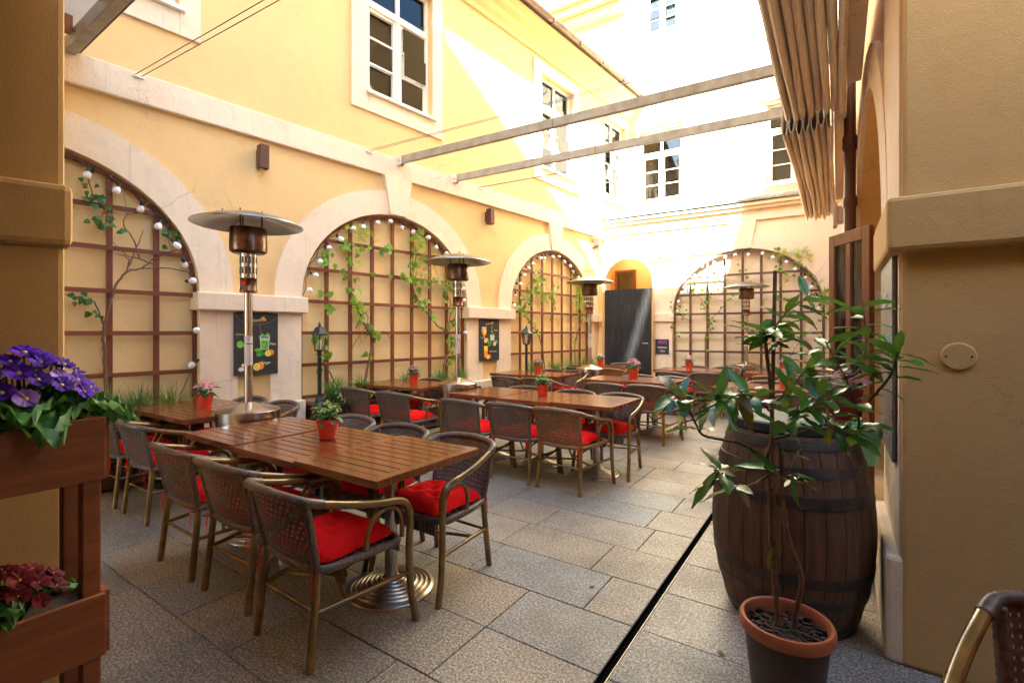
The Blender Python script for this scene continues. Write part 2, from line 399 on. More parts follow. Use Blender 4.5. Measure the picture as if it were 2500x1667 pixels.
# wall frames: local x along the wall to the viewer's right, local y into the wall
FL = ((-5.966, 0.657, 0), R(83.7)); FB = ((-4.81, 11.13, 0), R(1.4)); FR = ((0.08, 11.25, 0), R(-88.7))
def toworld(F, p):
    c, s = math.cos(F[1]), math.sin(F[1])
    return Vector((F[0][0] + p[0] * c - p[1] * s, F[0][1] + p[0] * s + p[1] * c, p[2]))

# ------------------------------------------------------------------ ground and paving
g = MB(); g.add([(-150, -150, -0.06), (150, -150, -0.06), (150, 150, -0.06), (-150, 150, -0.06)], [(0, 1, 2, 3)])
tag(obj('ground', g.mesh('ground', JOINT)), None, None, kind='structure')
pv = MB(); pv.box(-7.2, 3.2, -1.0, 12.0, -0.05, -0.018)
paving = tag(obj('paving', pv.mesh('paving', JOINT)), None, None, kind='structure')
slabs = {}
def slab_mesh(L, W):
    k = (round(L, 3), round(W, 3))
    if k not in slabs:
        mb = MB(); e = 0.003; g_ = 0.0022; x, y = L - g_, W - g_
        vs = [(g_, g_, -.02), (x, g_, -.02), (x, y, -.02), (g_, y, -.02), (g_, g_, -e), (x, g_, -e), (x, y, -e), (g_, y, -e), (g_ + e, g_ + e, 0), (x - e, g_ + e, 0), (x - e, y - e, 0), (g_ + e, y - e, 0)]
        fs = [(8, 9, 10, 11)] + [(i, (i + 1) % 4, (i + 1) % 4 + 4, i + 4) for i in range(4)] + [(i + 4, (i + 1) % 4 + 4, (i + 1) % 4 + 8, i + 8) for i in range(4)]
        slabs[k] = mb.add(vs, fs).mesh('paving_slab', SLAB)
    return slabs[k]
rs = random.Random(21); W = 0.408; count = 0
y = 0.68; row = 0
while y < 11.3:
    lens = (0.50, 0.60, 0.68, 0.78) if y < 6 else (0.62, 0.72, 0.84)
    x = -0.841                               # to the left of the drain slot
    first = True
    xl = -6.0 + 0.11 * y - 0.35
    if y < 2.0: xl = max(xl, -5.2)
    while x > xl:
        l = rs.choice(lens) * (rs.choice((0.45, 0.7, 1.0)) if first else 1.0); l = round(l, 2); first = False
        o = obj('paving_slab', slab_mesh(l, W), paving, (x - l, y, rs.uniform(-0.0012, 0.0012))); x -= l; count += 1
    x = -0.801; xr = 0.45 if y > 2.4 else 1.0
    while x < xr:
        l = rs.choice((0.55, 0.68)); o = obj('paving_slab', slab_mesh(l, W), paving, (x, y, rs.uniform(-0.0012, 0.0012))); x += l; count += 1
    y += W; row += 1
dr = tag(empty('drain_slot', (-0.82, 0, 0)), 'narrow dark steel slot drain running straight across the stone paving', 'drain')
part('channel', MB().box(-0.0245, 0.0245, 0.6, 11.2, -0.045, -0.0165), simple('drain_grate_black', (0.006, 0.004, 0.004), 1.0, spec=0.0), dr)
part('edge_strip', MB().box(0.0175, 0.0188, 0.6, 11.2, -0.03, 0.0005), STEEL, dr); part('edge_strip', MB().box(-0.0205, -0.0185, 0.6, 11.2, -0.03, -0.001), simple('drain_edge_black', (0.01, 0.008, 0.008), 1.0, spec=0.0), dr)

# ------------------------------------------------------------------ shared architecture
SPR, RXA, RYA, RW = 1.88, 1.455, 1.30, 0.34
def window(parent, x0, x1, z0, z1, ztr, surround=None, rows=3, sill=True, y=0.12, curtain=True, hood=False):
    w = x1 - x0; xm = (x0 + x1) / 2
    win = part('window', MB().box(x0, x0 + .06, y - .03, y + .05, z0, z1).box(x1 - .06, x1, y - .03, y + .05, z0, z1)
               .box(x0 + .06, x1 - .06, y - .03, y + .05, z0, z0 + .06).box(x0 + .06, x1 - .06, y - .03, y + .05, z1 - .06, z1)
               .box(x0 + .06, x1 - .06, y - .045, y + .05, ztr - .05, ztr + .05).box(xm - .035, xm + .035, y - .04, y + .045, z0 + .06, ztr - .05).box(xm - .03, xm + .03, y - .03, y + .045, ztr + .05, z1 - .06), WHITEP, parent, bev=.006)
    for a, b in ((x0 + .06, xm - .035), (xm + .035, x1 - .06)):
        sash = MB().box(a, a + .04, y - .015, y + .03, z0 + .06, ztr - .05).box(b - .04, b, y - .015, y + .03, z0 + .06, ztr - .05).box(a + .04, b - .04, y - .015, y + .03, z0 + .06, z0 + .11).box(a + .04, b - .04, y - .015, y + .03, ztr - .09, ztr - .05)
        zz = [z0 + .11 + (ztr - .2 - z0) * i / rows for i in range(rows + 1)]
        for i in range(1, rows): sash.box(a + .04, b - .04, y - .01, y + .025, zz[i] - .013, zz[i] + .013)
        obj('sash', sash.mesh('sash', WHITEP), win)
        for i in range(rows): obj('pane', MB().box(a + .04, b - .04, y + .006, y + .010, zz[i] + (.013 if i else 0), zz[i + 1] - (.013 if i < rows - 1 else 0)).mesh('pane', GLASS), win, rot=(random.uniform(-.008, .008), 0, random.uniform(-.012, .012)))
        obj('pane', MB().box(a, b, y + .006, y + .010, ztr + .05, z1 - .06).mesh('pane', GLASS), win)
    if curtain:
        cb = MB()
        for a, b in ((x0 + .05, x0 + .05 + w * .44), (x1 - .05 - w * .40, x1 - .05)):
            n = 26; vs = []
            for i in range(n + 1):
                xx = a + (b - a) * i / n; yy = y + .09 + .018 * math.sin(i * 1.9)
                vs += [(xx, yy, z0 + .05), (xx, yy, z1)]
            cb.add(vs, [(2 * i, 2 * i + 2, 2 * i + 3, 2 * i + 1) for i in range(n)])
        obj('curtain', cb.mesh('curtain', CURT, 60), win)
    # the room behind
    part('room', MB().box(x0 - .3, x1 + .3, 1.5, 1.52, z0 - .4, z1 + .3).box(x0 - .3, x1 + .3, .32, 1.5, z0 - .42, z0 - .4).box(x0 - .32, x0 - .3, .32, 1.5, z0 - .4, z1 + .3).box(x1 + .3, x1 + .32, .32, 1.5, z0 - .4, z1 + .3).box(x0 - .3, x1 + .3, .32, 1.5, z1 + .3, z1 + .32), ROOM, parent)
    if sill: part('sill', MB().box(x0 - .05, x1 + .05, -.09, .06, z0 - .05, z0 - .002), WHITEP, parent, bev=.008)
    if surround:
        a, b, c, d = surround
        part('window_surround', MB().box(a, x0, -.035, -.001, c, d).box(x1, b, -.035, -.001, c, d).box(x0, x1, -.035, -.001, c, z0 - .052).box(x0, x1, -.035, -.001, z1, d), TRIM, parent, bev=.006)
    if hood: part('hood', MB().box(x0 - .14, x1 + .14, -.14, 0, z1 + .04, z1 + .10).box(x0 - .10, x1 + .10, -.08, 0, z1 - .02, z1 + .04), TRIM, parent, bev=.01)
    return win
def keystone(parent, c, ztop, y0=-.085):
    zb = SPR + RYA - .005
    part('keystone', MB().prism([(c - .145, zb), (c - .245, ztop), (c + .245, ztop), (c + .145, zb)], y0, .02), TRIM, parent, bev=.01)
def pier(parent, s0, s1):
    m = (s0 + s1) / 2; gw = (s1 - s0) * 0.16
    part('pier', MB().box(s0, m - gw, -.04, -.001, .60, 1.70).box(m + gw, s1, -.04, -.001, .60, 1.70), TRIM, parent, bev=.008)
    part('impost', MB().box(s0 - .045, s1 + .045, -.13, .25, 1.69, 1.885), TRIM, parent, bev=.014)
    part('plinth', MB().box(s0 - .03, s1 + .03, -.10, .25, 0, .605), TRIM, parent, bev=.02)

# ------------------------------------------------------------------ left building
LB = tag(empty('courtyard_building', *FL), 'long yellow plastered building with three blind arches and brown roof gutter', 'building')
AC = (0.35, 4.39, 8.45)
wins = [(0.40, 1.62), (3.91, 5.09), (8.00, 9.20), (10.56, 11.70)]
holes = [arch_poly(c, RXA, RYA, SPR, 0.0) for c in AC]
holes = [[(x, max(z, 0.001)) for x, z in h] for h in holes]
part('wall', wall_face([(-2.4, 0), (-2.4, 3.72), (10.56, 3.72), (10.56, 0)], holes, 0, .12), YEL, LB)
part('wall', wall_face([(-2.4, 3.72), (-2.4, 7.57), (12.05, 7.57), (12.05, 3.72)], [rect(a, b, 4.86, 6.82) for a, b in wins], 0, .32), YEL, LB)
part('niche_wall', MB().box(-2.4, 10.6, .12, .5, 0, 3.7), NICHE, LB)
part('core', MB().box(-2.4, 12.0, .5, 5, 0, 3.7).box(-2.4, 12.0, .34, 5, 3.7, 4.4).box(-2.4, 12.0, 1.6, 5, 4.4, 7.55).box(-2.4, -2.38, .0, 1.6, 3.7, 7.55).box(12.03, 12.05, .02, 5, 4.0, 7.55), YEL, LB)
part('string_course', MB().box(-2.4, 10.56, -.07, -.001, 3.73, 4.03), TRIM, LB, bev=.012)
for c in AC:
    part('arch_surround', ring(c, RXA, RYA, RW, SPR, -.045, -.001), TRIM, LB, 30)
for c in AC: keystone(LB, c, 3.73)
pier(LB, AC[0] + RXA, AC[1] - RXA); pier(LB, AC[1] + RXA, AC[2] - RXA); pier(LB, AC[2] + RXA, 10.50)
pier(LB, -2.2, AC[0] - RXA)
for (a, b) in wins:
    s = (a - .27, b + .20, 4.58, 7.02) if a < 10 else (a - .02, b + .1, 4.72, 6.95)
    window(LB, a, b, 4.87, 6.81, 6.20, s)
co = MB(); prof = [(0, 7.12), (-.04, 7.12), (-.05, 7.20), (-.12, 7.27), (-.15, 7.36), (-.25, 7.41), (-.27, 7.49), (-.33, 7.51), (-.33, 7.57), (0, 7.57)]
co.add([(-2.4, y_, z_) for y_, z_ in prof] + [(12.05, y_, z_) for y_, z_ in prof], [(i, i + 1, i + 1 + len(prof), i + len(prof)) for i in range(len(prof) - 1)] + [tuple(range(len(prof) - 1, -1, -1)), tuple(len(prof) + i for i in range(len(prof)))])
part('cornice', co, YEL, LB)
gt = MB(); n = 10; vs = []
for x in (-2.4, 12.0):
    for i in range(n + 1):
        a = math.pi * i / n; vs.append((x, -.40 - .075 * math.cos(a), 7.66 - .075 * math.sin(a)))
    for i in range(n, -1, -1):
        a = math.pi * i / n; vs.append((x, -.40 - .069 * math.cos(a), 7.66 - .069 * math.sin(a)))
k = 2 * (n + 1); gt.add(vs, [(i, (i + 1) % k, (i + 1) % k + k, i + k) for i in range(k)] + [tuple(range(k)), tuple(range(2 * k - 1, k - 1, -1))])
part('gutter', gt, GUTM, LB, 40)
jn = MB()
for x in range(-2, 13, 1): jn.lathe([(0, 0)], 3) if False else jn.box(x * .98, x * .98 + .012, -.481, -.319, 7.58, 7.662)
part('gutter_joint', jn, GUTM, LB)
rf = MB(); rf.add([(-2.4, -.35, 7.66), (12.05, -.35, 7.66), (12.05, 4.5, 11.0), (-2.4, 4.5, 11.0), (-2.4, -.32, 7.58), (12.05, -.32, 7.58), (12.05, 4.5, 10.9), (-2.4, 4.5, 10.9)], [(0, 1, 2, 3), (7, 6, 5, 4), (0, 4, 5, 1), (1, 5, 6, 2), (3, 2, 6, 7), (0, 3, 7, 4)])
roof = part('roof', rf, TILEM, LB)
tl = MB(); n = 6; vs = []
for yy, zz in ((-.44, 7.63), (.12, 8.013)):
    for i in range(n + 1):
        a = math.pi * i / n; vs.append((-.075 * math.cos(a), yy, zz + .065 * math.sin(a) + .03))
    for i in range(n, -1, -1):
        a = math.pi * i / n; vs.append((-.060 * math.cos(a), yy, zz + .050 * math.sin(a) + .03))
k = 2 * (n + 1); tl.add(vs, [(i, (i + 1) % k, (i + 1) % k + k, i + k) for i in range(k)] + [tuple(range(k)), tuple(range(2 * k - 1, k - 1, -1))])
tme = tl.mesh('roof_tile', TILEM, 40)
for i in range(72): obj('roof_tile', tme, roof, (-2.3 + i * .2, random.uniform(-.012, .012), random.uniform(-.004, .004)), (0, 0, random.uniform(-.03, .03)))

# ------------------------------------------------------------------ back building (one storey with terrace in front of a tall sunlit wall)
BB = tag(empty('back_building', *FB), 'sunlit pale building closing the courtyard with arched doorway and trellis arch', 'building')
CB = 3.155
part('wall', wall_face([(-.02, 0), (-.02, 4.2), (5.1, 4.2), (5.1, 0)], [[(x, max(z, .001)) for x, z in arch_poly(.63, .60, .62, 2.60)], [(x, max(z, .001)) for x, z in arch_poly(CB, 1.46, RYA + .03, SPR)]], 0, .09), BACKW, BB)
part('niche_wall', MB().box(CB - 1.6, CB + 1.6, .09, .3, 0, 3.5), BACKW, BB)
part('core', MB().box(1.35, 5.1, .3, 1.4, 0, 4.15).box(-.02, 1.35, .09, .62, 3.40, 4.15), BACKW, BB)
part('arch_surround', ring(CB, 1.46, RYA + .03, RW, SPR, -.04, -.001), TRIM, BB, 30)
part('keystone', MB().prism([(CB - .15, 3.205), (CB - .25, 3.78), (CB + .25, 3.78), (CB + .15, 3.205)], -.07, .02), TRIM, BB, bev=.01)
part('frieze', MB().box(-.02, 5.1, -.05, -.001, 3.78, 4.0), TRIM, BB, bev=.01)
part('cornice', MB().box(-.02, 5.1, -.13, 0, 4.0, 4.07).box(-.02, 5.1, -.19, 0, 4.07, 4.14), TRIM, BB, bev=.012)
part('flashing', MB().box(-.02, 5.1, -.23, .63, 4.153, 4.170).box(1.35, 5.1, .632, 1.49, 4.153, 4.170), COPPER, BB)  # roof left open over the vestibule, an added light well to brighten it
part('terrace_kerb', MB().box(1.9, 5.1, -.02, .3, 4.173, 4.30), STONE, BB, bev=.015)
part('pilaster', MB().box(1.27, 1.69, -.05, -.001, .02, 2.35), TRIM, BB, bev=.01)
part('impost', MB().box(1.24, 1.73, -.10, -.001, 1.69, 1.885), TRIM, BB, bev=.012)
# vestibule behind the arched doorway
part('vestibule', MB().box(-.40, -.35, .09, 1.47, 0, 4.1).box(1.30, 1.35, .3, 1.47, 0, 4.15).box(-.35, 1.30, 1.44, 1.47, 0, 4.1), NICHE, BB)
iw = part('inner_window', MB().box(-.20, -.13, 1.36, 1.437, 1.9, 3.12).box(.30, .37, 1.36, 1.437, 1.9, 3.12).box(-.13, .30, 1.36, 1.437, 1.9, 1.97).box(-.13, .30, 1.36, 1.437, 3.05, 3.12), DOORW, BB)
obj('pane', MB().box(-.13, .30, 1.40, 1.405, 1.97, 3.05).mesh('pane', GLASS), iw); obj('blind', MB().box(-.13, .30, 1.42, 1.43, 1.97, 3.05).mesh('blind', ROOM), iw)
iw = part('inner_window', MB().box(.92, .98, 1.32, 1.437, 1.9, 2.82).box(1.24, 1.30, 1.32, 1.437, 1.9, 2.82).box(.98, 1.24, 1.32, 1.437, 1.9, 1.96).box(.98, 1.24, 1.32, 1.437, 2.76, 2.82), DOORW, BB)
obj('pane', MB().box(.98, 1.24, 1.40, 1.405, 1.96, 2.76).mesh('pane', GLASS), iw); obj('blind', MB().box(.98, 1.24, 1.42, 1.43, 1.96, 2.76).mesh('blind', ROOM), iw)  # dark sheet stands in for the shade inside an opening
# tall wall behind the terrace
TB = tag(empty('tall_back_building', toworld(FB, (0, 1.5, 0)), FB[1]), 'tall sunlit white plastered house wall rising behind the terrace', 'building')
bw = [(0.45, 1.55), (3.47, 4.57)]; cw = [(0.58, 1.46), (3.30, 4.18)]
part('wall', wall_face([(-7, 0), (-7, 15.5), (8, 15.5), (8, 0)], [rect(a, b, 4.87, 6.77) for a, b in bw] + [rect(a, b, 9.3, 10.75) for a, b in cw], 0, .32), BACKW, TB)
part('core', MB().box(-7, 8, 1.6, 6, 0, 15.5).box(-7, 8, .34, 1.6, 0, 4.4).box(-7, 8, .34, 1.6, 7.2, 8.8).box(-7, 8, .34, 1.6, 11.2, 15.5).box(-7, -6.9, .0, 1.6, 0, 15.5).box(7.9, 8, .0, 1.6, 0, 15.5), BACKW, TB)
for a, b in bw: window(TB, a, b, 4.88, 6.76, 6.15, (a - .10, b + .10, 4.74, 6.80), hood=True, curtain=False)
for a, b in cw: window(TB, a, b, 9.31, 10.74, 10.40, (a - .22, b + .22, 9.06, 10.95), curtain=False)
part('eaves', MB().box(-7, .15, -.75, 0, 10.45, 10.60).box(-7, .10, -.60, 0, 10.28, 10.45).box(-7, .05, -.4, 0, 10.1, 10.28), YEL, TB, bev=.02)

# ------------------------------------------------------------------ right building: low wing with arched door bay
RB = tag(empty('right_wing', *FR), 'yellow wing along the right side with arched wooden door bay', 'building')
DC = 11.25 - 5.0; SC2 = 11.25 - 9.1
part('wall', wall_face([(-.1, 0), (-.1, 10.2), (7.78, 10.2), (7.78, 0)], [[(x, max(z, .001)) for x, z in arch_poly(DC, 1.40, 1.5, SPR)], [(x, max(z, .001)) for x, z in arch_poly(SC2, 1.40, 1.5, SPR)]], 0, .22), YEL, RB)
part('arch_surround', ring(DC, 1.40, 1.5, .30, SPR, -.04, -.001), TRIM, RB, 30)
part('arch_surround', ring(SC2, 1.40, 1.5, .30, SPR, -.04, -.001), TRIM, RB, 30)
part('pier', MB().box(DC - 1.40 - .6, DC - 1.40, -.04, -.001, 0, 1.69), TRIM, RB, bev=.01)
part('impost', MB().box(SC2 + 1.36, DC - 1.36, -.12, .2, 1.69, 1.885), TRIM, RB, bev=.014)
part('niche_wall', MB().box(-.1, 7.78, .22, .5, 2.35, 4.2).box(-.1, 4.0, .22, .5, 0, 2.35).box(7.3, 7.78, .22, .5, 0, 2.35), YEL, RB)
part('core', MB().box(-.1, 7.78, .5, 5, 0, 10.15).box(-.1, 7.78, .02, .5, 4.2, 10.15), YEL, RB)
part('roof', MB().box(-.1, 8.6, -.12, 5, 10.202, 10.32), TILEM, RB)
part('door_frame', MB().box(4.0, 4.08, .2, .3, 0, 2.35).box(7.22, 7.3, .2, .3, 0, 2.35).box(4.08, 7.22, .2, .3, 2.27, 2.35).box(5.1, 5.18, .2, .3, 0, 2.27).box(6.2, 6.32, .16, .3, 0, 2.27), DOORW, RB, bev=.005)
dw = MB(); dw.box(4.08, 5.1, .24, .245, .0, 2.27).box(6.32, 7.22, .24, .245, 0, 2.27)
part('door_glass', dw, GLASS, RB)
part('downpipe', MB().tube([(5.25, -.10, 0), (5.25, -.10, 4.2)], .052, 14).lathe([(.06, 2.72), (.066, 2.74), (.066, 2.80), (.06, 2.82)], 14, (5.25, -.10, 0)).lathe([(.06, 3.30), (.066, 3.32), (.066, 3.42), (.06, 3.44)], 14, (5.25, -.10, 0)).box(5.2, 5.3, -.10, 0, 3.34, 3.40), BROWNM, RB, 40)
part('rail_bracket', MB().box(4.9, 5.02, -.20, 0, 2.62, 2.80).box(4.88, 5.04, -.24, -.20, 2.58, 2.84), TRIM, RB, bev=.01)

# open glazed door leaf
hinge = Vector((0.235, 5.03, 0)); free = Vector((-0.056, 5.48, 0)); dv = free - hinge; lw = dv.length
DL = tag(empty('door_leaf', hinge, math.atan2(dv.y, dv.x)), 'open brown wooden door leaf with tall glass panes beside the laurel', 'door')
lf = MB().box(0, .09, -.024, .024, .02, 2.35).box(lw - .085, lw, -.024, .024, .02, 2.35).box(.09, lw - .085, -.024, .024, .02, .28).box(.09, lw - .085, -.024, .024, 2.24, 2.35).box(lw / 2 - .03, lw / 2 + .03, -.02, .02, .28, 2.24)
part('leaf_frame', lf, DOORW, DL, bev=.006)
for a, b in ((.09, lw / 2 - .03), (lw / 2 + .03, lw - .085)):
    part('gasket', MB().box(a, a + .014, -.012, .012, .28, 2.24).box(b - .014, b, -.012, .012, .28, 2.24), SLATE, DL)
    part('glass_pane', MB().box(a + .014, b - .014, -.004, .004, .28, 2.24), GLASS, DL)
hd = part('handle', MB().box(lw - .06, lw - .03, .024, .03, .98, 1.16).tube([(lw - .045, .03, 1.1), (lw - .045, .065, 1.1), (lw - .12, .07, 1.1), (lw - .15, .068, 1.097)], .009, 8), STEEL, DL, 40)
part('handle', MB().box(lw - .06, lw - .03, -.03, -.024, .98, 1.16).tube([(lw - .045, -.03, 1.1), (lw - .045, -.065, 1.1), (lw - .12, -.07, 1.1)], .009, 8), STEEL, DL, 40)

# ------------------------------------------------------------------ near piers of the passage
RP = tag(empty('passage_pier', (0.227, 2.69, 0)), 'dark cream rough plaster pier filling the right edge of the picture', 'pier')
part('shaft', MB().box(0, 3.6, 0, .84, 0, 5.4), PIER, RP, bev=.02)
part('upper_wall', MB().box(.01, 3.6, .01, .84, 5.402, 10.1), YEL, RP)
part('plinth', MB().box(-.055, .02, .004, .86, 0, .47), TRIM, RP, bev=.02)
part('reveal', MB().box(-.005, .0, .022, .85, .472, 1.793).box(-.005, 0, .022, .85, 2.032, 5.4), TRIM, RP)  # brighter skin over the pier side; light on this face put into colour
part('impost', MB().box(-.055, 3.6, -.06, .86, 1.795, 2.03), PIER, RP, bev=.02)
cp = MB(); cp.lathe([(0, .010), (.052, .010), (.058, .004), (.058, -.01)], 28)
cv = part('cover_plate', cp, PIER, RP, 40, loc=(.185, 0, 1.35), rot=(R(90), 0, 0))
scw = MB().lathe([(0, .0145), (.0045, .0145), (.005, .012)], 8, (0, 0, 0)).mesh('screw', GUTM)
obj('screw', scw, cv, (-.04, 0, -.002)); obj('screw', scw, cv, (.04, 0, -.002))
LP = tag(empty('passage_pier', (-2.52, 0.594, 0), R(-17)), 'dark cream rough plaster pier filling the left edge of the picture', 'pier')
def foot(mb, dx, z0, z1):
    q = [(dx, dx * .5), (-1.4, -.26 + dx), (-1.4, -2.6), (dx, -2.6)]
    return mb.add([(x, y, z0) for x, y in q] + [(x, y, z1) for x, y in q], [(3, 2, 1, 0), (4, 5, 6, 7)] + [(i, (i + 1) % 4, (i + 1) % 4 + 4, i + 4) for i in range(4)])
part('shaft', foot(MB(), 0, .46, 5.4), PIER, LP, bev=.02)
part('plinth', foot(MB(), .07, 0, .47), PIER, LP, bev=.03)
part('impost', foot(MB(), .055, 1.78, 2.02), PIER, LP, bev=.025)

# building behind the camera: its passage holds the camera, its roof shades the yard
FBd = tag(empty('front_building', (0, 0, 0)), 'tall plastered house behind the viewer whose roof shades the courtyard', 'building')
part('wall', MB().prism([(-7, 3.32), (-7, 11.1), (-5, 13.1), (-1.6, 15.85), (4.8, 15.85), (4.8, 3.32)], -8, -3.4), YEL, FBd)
vq = [(-2.62, .42), (.235, 1.55), (4.2, 1.55), (4.2, -5), (-4.3, -5), (-3.4, -.2)]
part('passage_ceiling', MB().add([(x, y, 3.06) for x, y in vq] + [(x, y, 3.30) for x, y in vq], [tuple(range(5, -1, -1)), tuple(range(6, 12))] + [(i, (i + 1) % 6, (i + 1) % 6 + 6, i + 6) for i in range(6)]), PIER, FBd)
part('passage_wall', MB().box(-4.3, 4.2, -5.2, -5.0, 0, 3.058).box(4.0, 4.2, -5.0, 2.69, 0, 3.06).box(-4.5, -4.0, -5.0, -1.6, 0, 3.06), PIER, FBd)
part('eaves', MB().prism([(-7, 11.102), (-7, 11.2), (-5.03, 13.22), (-1.62, 15.97), (4.9, 15.97), (4.9, 15.852), (-1.6, 15.852), (-5, 13.102)], -8.2, -3.28), TILEM, FBd)

# ------------------------------------------------------------------ canopy over the passage
CN = tag(empty('canopy', (0, 0, 0)), 'wooden lean-to canopy with whitish ribbed sheet at the upper left', 'canopy')
part('edge_beam', MB().box(-5.80, -2.2, 1.36, 1.44, 3.98, 4.12), BARM, CN, bev=.008)
part('gutter_strip', MB().box(-5.80, -2.2, 1.442, 1.475, 4.02, 4.07), BROWNM, CN)
for i in range(5):
    part('rafter', MB().box(-5.6 + i * .78, -5.52 + i * .78, -.74, 1.352, 4.06, 4.20), DOORW, CN)
cs = MB(); nn = 110; vs = []
for i in range(nn + 1):
    x = -5.8 + 3.6 * i / nn; d = .014 * math.cos(i * math.pi / 1.0) if i % 1 == 0 else 0
    vs += [(x, 1.47, 4.235 - .0 + d), (x, -.74, 4.47 + d)]
cs.add(vs, [(2 * i, 2 * i + 2, 2 * i + 3, 2 * i + 1) for i in range(nn)])
_m = leafmat('ribbed_polycarbonate', (0.78, 0.76, 0.72), (0.84, 0.82, 0.78), 0.4, 0.75); _t = [n for n in _m.node_tree.nodes if n.type == 'BSDF_TRANSLUCENT'][0]
for l in list(_t.inputs['Color'].links): _m.node_tree.links.remove(l)
_t.inputs['Color'].default_value = (0.85, 0.83, 0.8, 1)
cso = part('ribbed_sheet', cs, _m, CN)
so = cso.modifiers.new('thickness', 'SOLIDIFY'); so.thickness = .004

# ------------------------------------------------------------------ leaf and flower meshes
def leaf_mesh(name, L, Wd, mat, prof, fold=.25, droop=.25, wavy=0.0, rows=7):
    mb = MB(); vs = []; fs = []
    for i in range(rows + 1):
        t = i / rows; w = Wd * prof(t) * .5; z = -droop * L * t * t
        wz = wavy * L * math.sin(i * 2.4)
        ww = w * (1 + (wavy * 2.2 * (1 if i % 2 else -1)))
        vs += [(-ww, L * t, z + fold * w + wz), (0, L * t, z), (ww, L * t, z + fold * w - wz)]
    for i in range(rows):
        for k in range(2): a = i * 3 + k; fs.append((a, a + 1, a + 4, a + 3))
    return mb.add(vs, fs).mesh(name, mat, 80)
lance = lambda t: (math.sin(math.pi * min(1, t * .96 + .03)) ** .75) * (1 - .18 * t)
heart = lambda t: max(.02, math.sin(math.pi * (t ** .62) * .98 + .06))
oval = lambda t: math.sin(math.pi * (t * .94 + .05)) ** .55
ivyp = lambda t: (.35, .75, 1.0, .62, .72, .42, .22, .03)[min(7, int(t * 7 + .5))]
LAU = [leaf_mesh('leaf', .115, .042, LAUREL, lance, .22, .22, .018), leaf_mesh('leaf', .10, .045, LAUREL, lance, .15, .4, .02), leaf_mesh('leaf', .13, .040, LAUREL, lance, .3, .1, .015)]
LAUB = leaf_mesh('leaf', .10, .04, LAURELB, lance, .3, .4, .03)
VIN = [leaf_mesh('leaf', .085, .075, VINEL, heart, .3, .25), leaf_mesh('leaf', .07, .062, VINEL, heart, .2, .4), leaf_mesh('leaf', .095, .08, VINEL, heart, .35, .1)]
IVYL = [leaf_mesh('leaf', .065, .07, IVY, ivyp, .2, .2), leaf_mesh('leaf', .055, .06, IVY, ivyp, .3, .35)]
def aim(d, n):
    """rotation that lays a leaf (+y along d, +z near n)"""
    d = Vector(d).normalized(); n = Vector(n); n = (n - d * n.dot(d))
    if n.length < 1e-4: n = d.orthogonal()
    n.normalize(); x = d.cross(n)
    return Matrix((x, d, n)).transposed().to_euler()
rl = random.Random(3)
def rv(s=1): return Vector((rl.uniform(-s, s), rl.uniform(-s, s), rl.uniform(-s, s)))

# ------------------------------------------------------------------ trellises
def trellis(F, c, rx, ry, xs, zs, y, mat, label, z0=.45):
    t = tag(empty('trellis', toworld(F, (c, y, 0)), F[1]), label, 'trellis')
    def top(x):
        q = 1 - ((x - c) / rx) ** 2
        return SPR + ry * math.sqrt(max(0, q)) - .02
    for x in xs:
        if abs(x - c) < rx - .02: obj('upright', MB().box(-.024, .024, -.014, .012, z0, top(x)).mesh('upright', mat), t, (x - c, 0, 0))
    for x in (c - rx, c + rx): obj('upright', MB().box(-.024, .024, -.014, .012, z0, SPR).mesh('upright', mat), t, (x - c, 0, 0))
    for z in zs:
        h = rx - .02 if z <= SPR else rx * math.sqrt(max(.01, 1 - ((z - SPR) / ry) ** 2)) - .02
        o = obj('crossbar', MB().box(-.022, .022, -.034, -.0145, -h, h).mesh('crossbar', mat), t, (0, 0, z), (0, R(90), 0))
    seg = 12
    for i in range(seg):
        a0 = math.pi * i / seg; a1 = math.pi * (i + 1) / seg
        m = ring(0, rx - .018, ry - .018, .036, SPR, -.016, .010, a0 + .004, a1 - .004, 5)
        obj('arch_batten', m.mesh('arch_batten', mat), t)
    bl = MB()
    for x in xs:
        for z in zs:
            if z < top(x) - .05: bl.lathe([(0, .006), (.009, .004), (.011, 0)], 6, (0, 0, 0)) if False else bl.box(x - c - .008, x - c + .008, -.042, -.034, z - .008, z + .008)
    part('bolt_head', bl, mat, t)['kind'] = 'stuff'
    return t
ZS = (.62, 1.03, 1.44, 1.85, 2.27, 2.67)
trellis(FL, AC[0], 1.44, RYA - .04, [1.44, 1.06, .68, .30, -.08, -.46, -.84], ZS, .055, TRELW, 'brown wooden arched trellis in the nearest blind arch behind the violet flowers')
trellis(FL, AC[1], 1.43, RYA - .04, [3.32, 3.67, 4.02, 4.37, 4.73, 5.09, 5.45], ZS, .055, TRELW, 'brown wooden arched trellis in the middle blind arch between the two posters')
trellis(FL, AC[2], 1.43, RYA - .04, [7.39, 7.76, 8.12, 8.48, 8.84, 9.20, 9.57], ZS, .055, TRELW, 'brown wooden arched trellis in the farthest blind arch of the long wall')
trellis(FB, CB, 1.42, RYA, [2.08, 2.44, 2.79, 3.14, 3.49, 3.84, 4.20], ZS, -.02, TRELG, 'greyish weathered arched trellis on the back wall behind the laurel')

